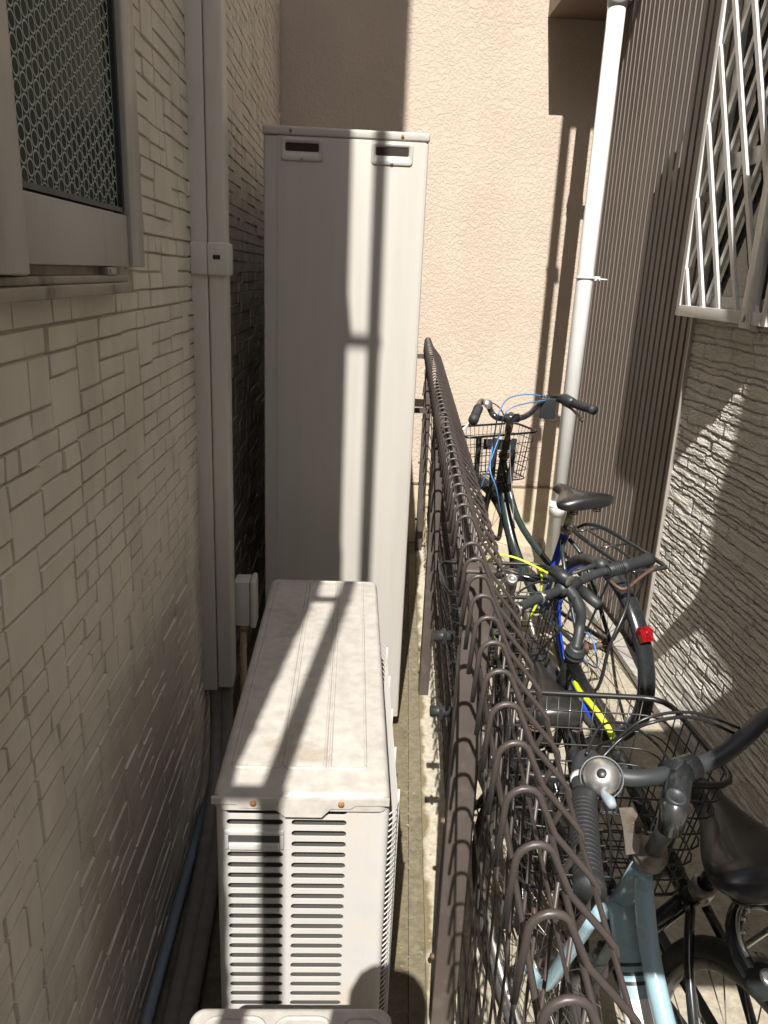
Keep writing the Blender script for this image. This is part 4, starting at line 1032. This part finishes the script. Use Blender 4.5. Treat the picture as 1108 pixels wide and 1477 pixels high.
q.tube(spline([atz(690, 588, zc+.04), atz(694, 579, zc+.045), atz(704, 585, zc+.04), atz(712, 599, zc+.015), atz(725, 604, zc), sb, atz(750, 603, zc), atz(765, 596, zc+.01), atz(777, 583, zc+.035), atz(790, 577, zc+.045), atz(815, 577, zc+.045), atz(850, 590, zc+.04)], 5), .0118, 14); q.build('handlebar', M['blackpaint'], Cb.t)
grip(Cb, [atz(690, 589, zc+.04), atz(683, 606, zc+.035)], .017); grip(Cb, [atz(824, 581, zc+.045), atz(857, 592, zc+.04)], .0165)
q = MB(); q.lathe(atz(703, 583, zc+.055), (.5, -.6, .5), [(.022, 0), (.021, .008), (.012, .016), (0, .018)], 20); q.build('bell', M['chrome'], Cb.t)
q = MB(); q.tube([atz(800, 574, zc+.05), atz(815, 576, zc+.05), atz(826, 581, zc+.048)], [.014, .024, .02], 16); q.build('gear_shifter', M['blackpl'], Cb.t)
q = MB(); q.tube(spline([atz(812, 583, zc+.03), atz(825, 590, zc+.01), atz(840, 607, zc)], 4), .006, 8); q.build('brake_lever', M['blackpl'], Cb.t)
q = MB(); q.tube(spline([atz(692, 592, zc+.03), atz(682, 606, zc+.01), atz(668, 620, zc)], 4), .0055, 8); q.build('brake_lever', M['alu'], Cb.t)
pc = atz(790, 588, zc+.02); q = MB(); q.box((pc.x-.032, pc.y-.008, pc.z-.045), (pc.x+.032, pc.y+.004, pc.z+.04), .004)
for sx in (-1, 1):
    for k in range(5):
        for sz_ in (-1, 1): q.tube([(pc.x+sx*(.006+k*.006), pc.y-.002, pc.z+sz_*.042), (pc.x+sx*(.008+k*.0075), pc.y-.018, pc.z+sz_*.055)], .002, 5)
q.build('phone_holder', M['blackpl'], Cb.t)
Cb.basket([(atz(672, 632, .96).x, atz(672, 632, .96).y), (atz(778, 623, .96).x, atz(778, 623, .96).y), (atz(745, 611, .96).x, atz(745, 611, .96).y+.02), (atz(668, 617, .96).x-.02, atz(668, 617, .96).y+.02)], .96, .745, .82, 12, 7, M['wire'], 5)
bx = Cb.S((Cb.wb-.02, 0, 0)); q = MB()
for dx in (-.10, -.03, .05): 
    p = atz(722, 640, .93); q.box((p.x+dx, p.y+.02, .75), (p.x+dx+.022, p.y+.024, .95))
q.box((p.x-.07, p.y+.014, .90), (p.x+.07, p.y+.0195, .945)); q.build('basket_stay', M['blackpl'], Cb.t)
cablerun(Cb, [atz(793, 574, zc+.05), atz(765, 569, zc+.07), atz(735, 574, zc+.07), atz(720, 595, zc+.05), atz(713, 630, 1.0), atz(707, 675, .9), atz(716, 705, .82), atz(722, 740, .70)], 'cableblue', .0028)
cablerun(Cb, [atz(790, 577, zc+.05), atz(735, 590, zc+.05), atz(720, 630, 1.0), atz(706, 670, .9), atz(694, 703, .80)], 'cableblue', .0025)
cablerun(Cb, [atz(703, 578, zc+.05), atz(722, 590, zc+.05), atz(735, 625, 1.0), atz(736, 670, .88), atz(742, 760, .66)], 'cable', .0025)
fl = Cb.S((Cb.wb-.10, .05, .60)); q = MB(); q.lathe(fl, Cb.D((1, 0, 0), True), [(.0, -.03), (.02, -.03), (.03, 0), (.032, .02), (0, .024)], 18); q.tube([fl-Vector((0, 0, .0)), fl+Vector((.02, -.0, -.06))], .012, 10); q.build('dynamo_lamp', M['blackpl'], Cb.t)
cablerun(Cb, [Cb.L((0, .05, .36)), Cb.L((-.02, .07, .42)), Cb.L((-.10, .07, .43)), Cb.L((-.12, .06, .33)), Cb.L((0, .05, .30))], 'cableblue', .003)

# --- D: small bike between, yellow cables
Dk = Bike('bicycle', 'black bicycle with fluorescent yellow cables close against the mesh fence', .479, 1.358, .66, .9, -6, .25, .92, .46, .58, .70, M['blackpaint'])
Dk.wheel(True); Dk.wheel(False); Dk.frame('diamond', mats={'headset': M['graphite']}); Dk.fork(M['blackpaint']); Dk.saddle(.07, .15, .12); Dk.cranks(-50); Dk.kickstand()
zd = .875; sb = atz(737, 836, zd); hb = Dk.L(Dk.axp(Dk.ht+.02))
q = MB(); q.tube([hb, hb.lerp(sb, .8), sb], [.0125, .0125, .015], 16); q.lathe(sb+Vector((0, -.012, .006)), (0, -.6, .8), [(.014, -.01), (.0145, .004), (.008, .006), (.007, .001), (0, .001)], 18); q.tube([atz(726, 828, zd), atz(749, 830, zd)], .017, 16); q.build('stem', M['steel'], Dk.t)
q = MB(); q.tube(spline([atz(672, 812, zd+.01), atz(700, 824, zd), atz(726, 830, zd), atz(750, 832, zd), atz(775, 834, zd), atz(798, 830, zd)], 5), .0112, 14); q.build('handlebar', M['blackpaint'], Dk.t)
grip(Dk, [atz(782, 833, zd), atz(812, 828, zd)], .0155, False); grip(Dk, [atz(690, 820, zd), atz(664, 808, zd+.01)], .0155, False)
for dz_, dx_ in ((0, 0), (.006, .003), (.012, -.003)):
    cablerun(Dk, [atz(796+dx_, 830, zd+.02+dz_), atz(770+dx_, 816, zd+.045+dz_), atz(738, 803, zd+.06+dz_), atz(710, 803, zd+.055+dz_), atz(700, 830, zd-.02), atz(706+dx_*3, 900, .72), atz(730+dx_*3, 948, .60)], 'yellow', .0028)
cablerun(Dk, [atz(779, 822, zd+.03), atz(782, 838, zd), atz(778, 862, zd-.05), atz(766, 888, .77), atz(758, 905, .72)], 'yellow', .003)
q = MB(); 
for k in range(5): 
    p = Dk.axp(Dk.ht-.14+.02).lerp(Vector((.46, 0, .285)), .30+.035*k); q.ring(Dk.L(p), Dk.D((.55, 0, .7)), .0193, .0012, 20, 5, a0=.3, a1=2.2)
q.build('frame_marking', M['yellow'], Dk.t)
q = MB(); stp = Dk.L((.255, 0, Dk.sz-.16)); q.tube([stp+Vector((-.02, -.01, 0)), stp+Vector((.02, -.02, .004)), stp+Vector((.05, -.01, .01))], .0045, 8); q.build('quick_release', M['chrome'], Dk.t)
Dk.basket([(.245, 1.72), (.545, 1.72), (.545, 1.95), (.245, 1.95)], .86, .66, .82, 11, 7, M['wire'], 5)
#BIKES_END

# ------------------------------------------------------------------ photographer
def person():
    t = thing('person', 'tall person in dark clothes standing behind the viewpoint, arms by the sides', 'person', (-.07, -.22, 0))
    x, y = -.07, -.22
    P = {'pelvis': (x, y, .98, .13), 'belly': (x, y, 1.15, .125), 'chest': (x, y, 1.36, .14), 'neckb': (x, y, 1.52, .075), 'neck': (x, y+.01, 1.60, .052), 'head': (x, y+.02, 1.74, .09), 'crown': (x, y+.015, 1.85, .088)}
    V = []; E_ = []; R_ = []
    def add(p): V.append(p[:3]); R_.append(p[3]); return len(V)-1
    ids = {k: add(v) for k, v in P.items()}
    ch = ['pelvis', 'belly', 'chest', 'neckb', 'neck', 'head', 'crown']
    E_ += [(ids[a], ids[c]) for a, c in zip(ch, ch[1:])]
    for s in (-1, 1):
        pr = ids['pelvis']
        for p in ((x+s*.09, y, .90, .09), (x+s*.10, y+.01, .52, .06), (x+s*.10, y-.02, .14, .042), (x+s*.10, y, .06, .042), (x+s*.11, y+.13, .035, .032)):
            q = add(p); E_.append((pr, q)); pr = q
        pr = ids['neckb']
        for p in ((x+s*.17, y-.01, 1.46, .06), (x+s*.23, y-.03, 1.19, .043), (x+s*.24, y+.02, .95, .032), (x+s*.24, y+.04, .87, .028)):
            q = add(p); E_.append((pr, q)); pr = q
        palm = pr
        for i in range(4):
            a = add((x+s*.235, y+.02+i*.017, .83, .011)); c_ = add((x+s*.228, y+.02+i*.018, .79-(.01 if i in (1, 2) else 0), .009)); E_ += [(palm, a), (a, c_)]
        a = add((x+s*.225, y+.075, .86, .011)); c_ = add((x+s*.215, y+.09, .83, .009)); E_ += [(palm, a), (a, c_)]
    me = bpy.data.meshes.new('body'); me.from_pydata([(a-x, c_-y, z_) for a, c_, z_ in V], E_, [])
    o = bpy.data.objects.new('body', me); COL.objects.link(o); o.parent = t
    sk = o.modifiers.new('skin', 'SKIN'); ss = o.modifiers.new('sub', 'SUBSURF'); ss.levels = 1; ss.render_levels = 2
    for i, v in enumerate(me.skin_vertices[0].data): v.radius = (R_[i], R_[i]); v.use_root = (i == 0)
    me.materials.append(M['cloth'])
person()
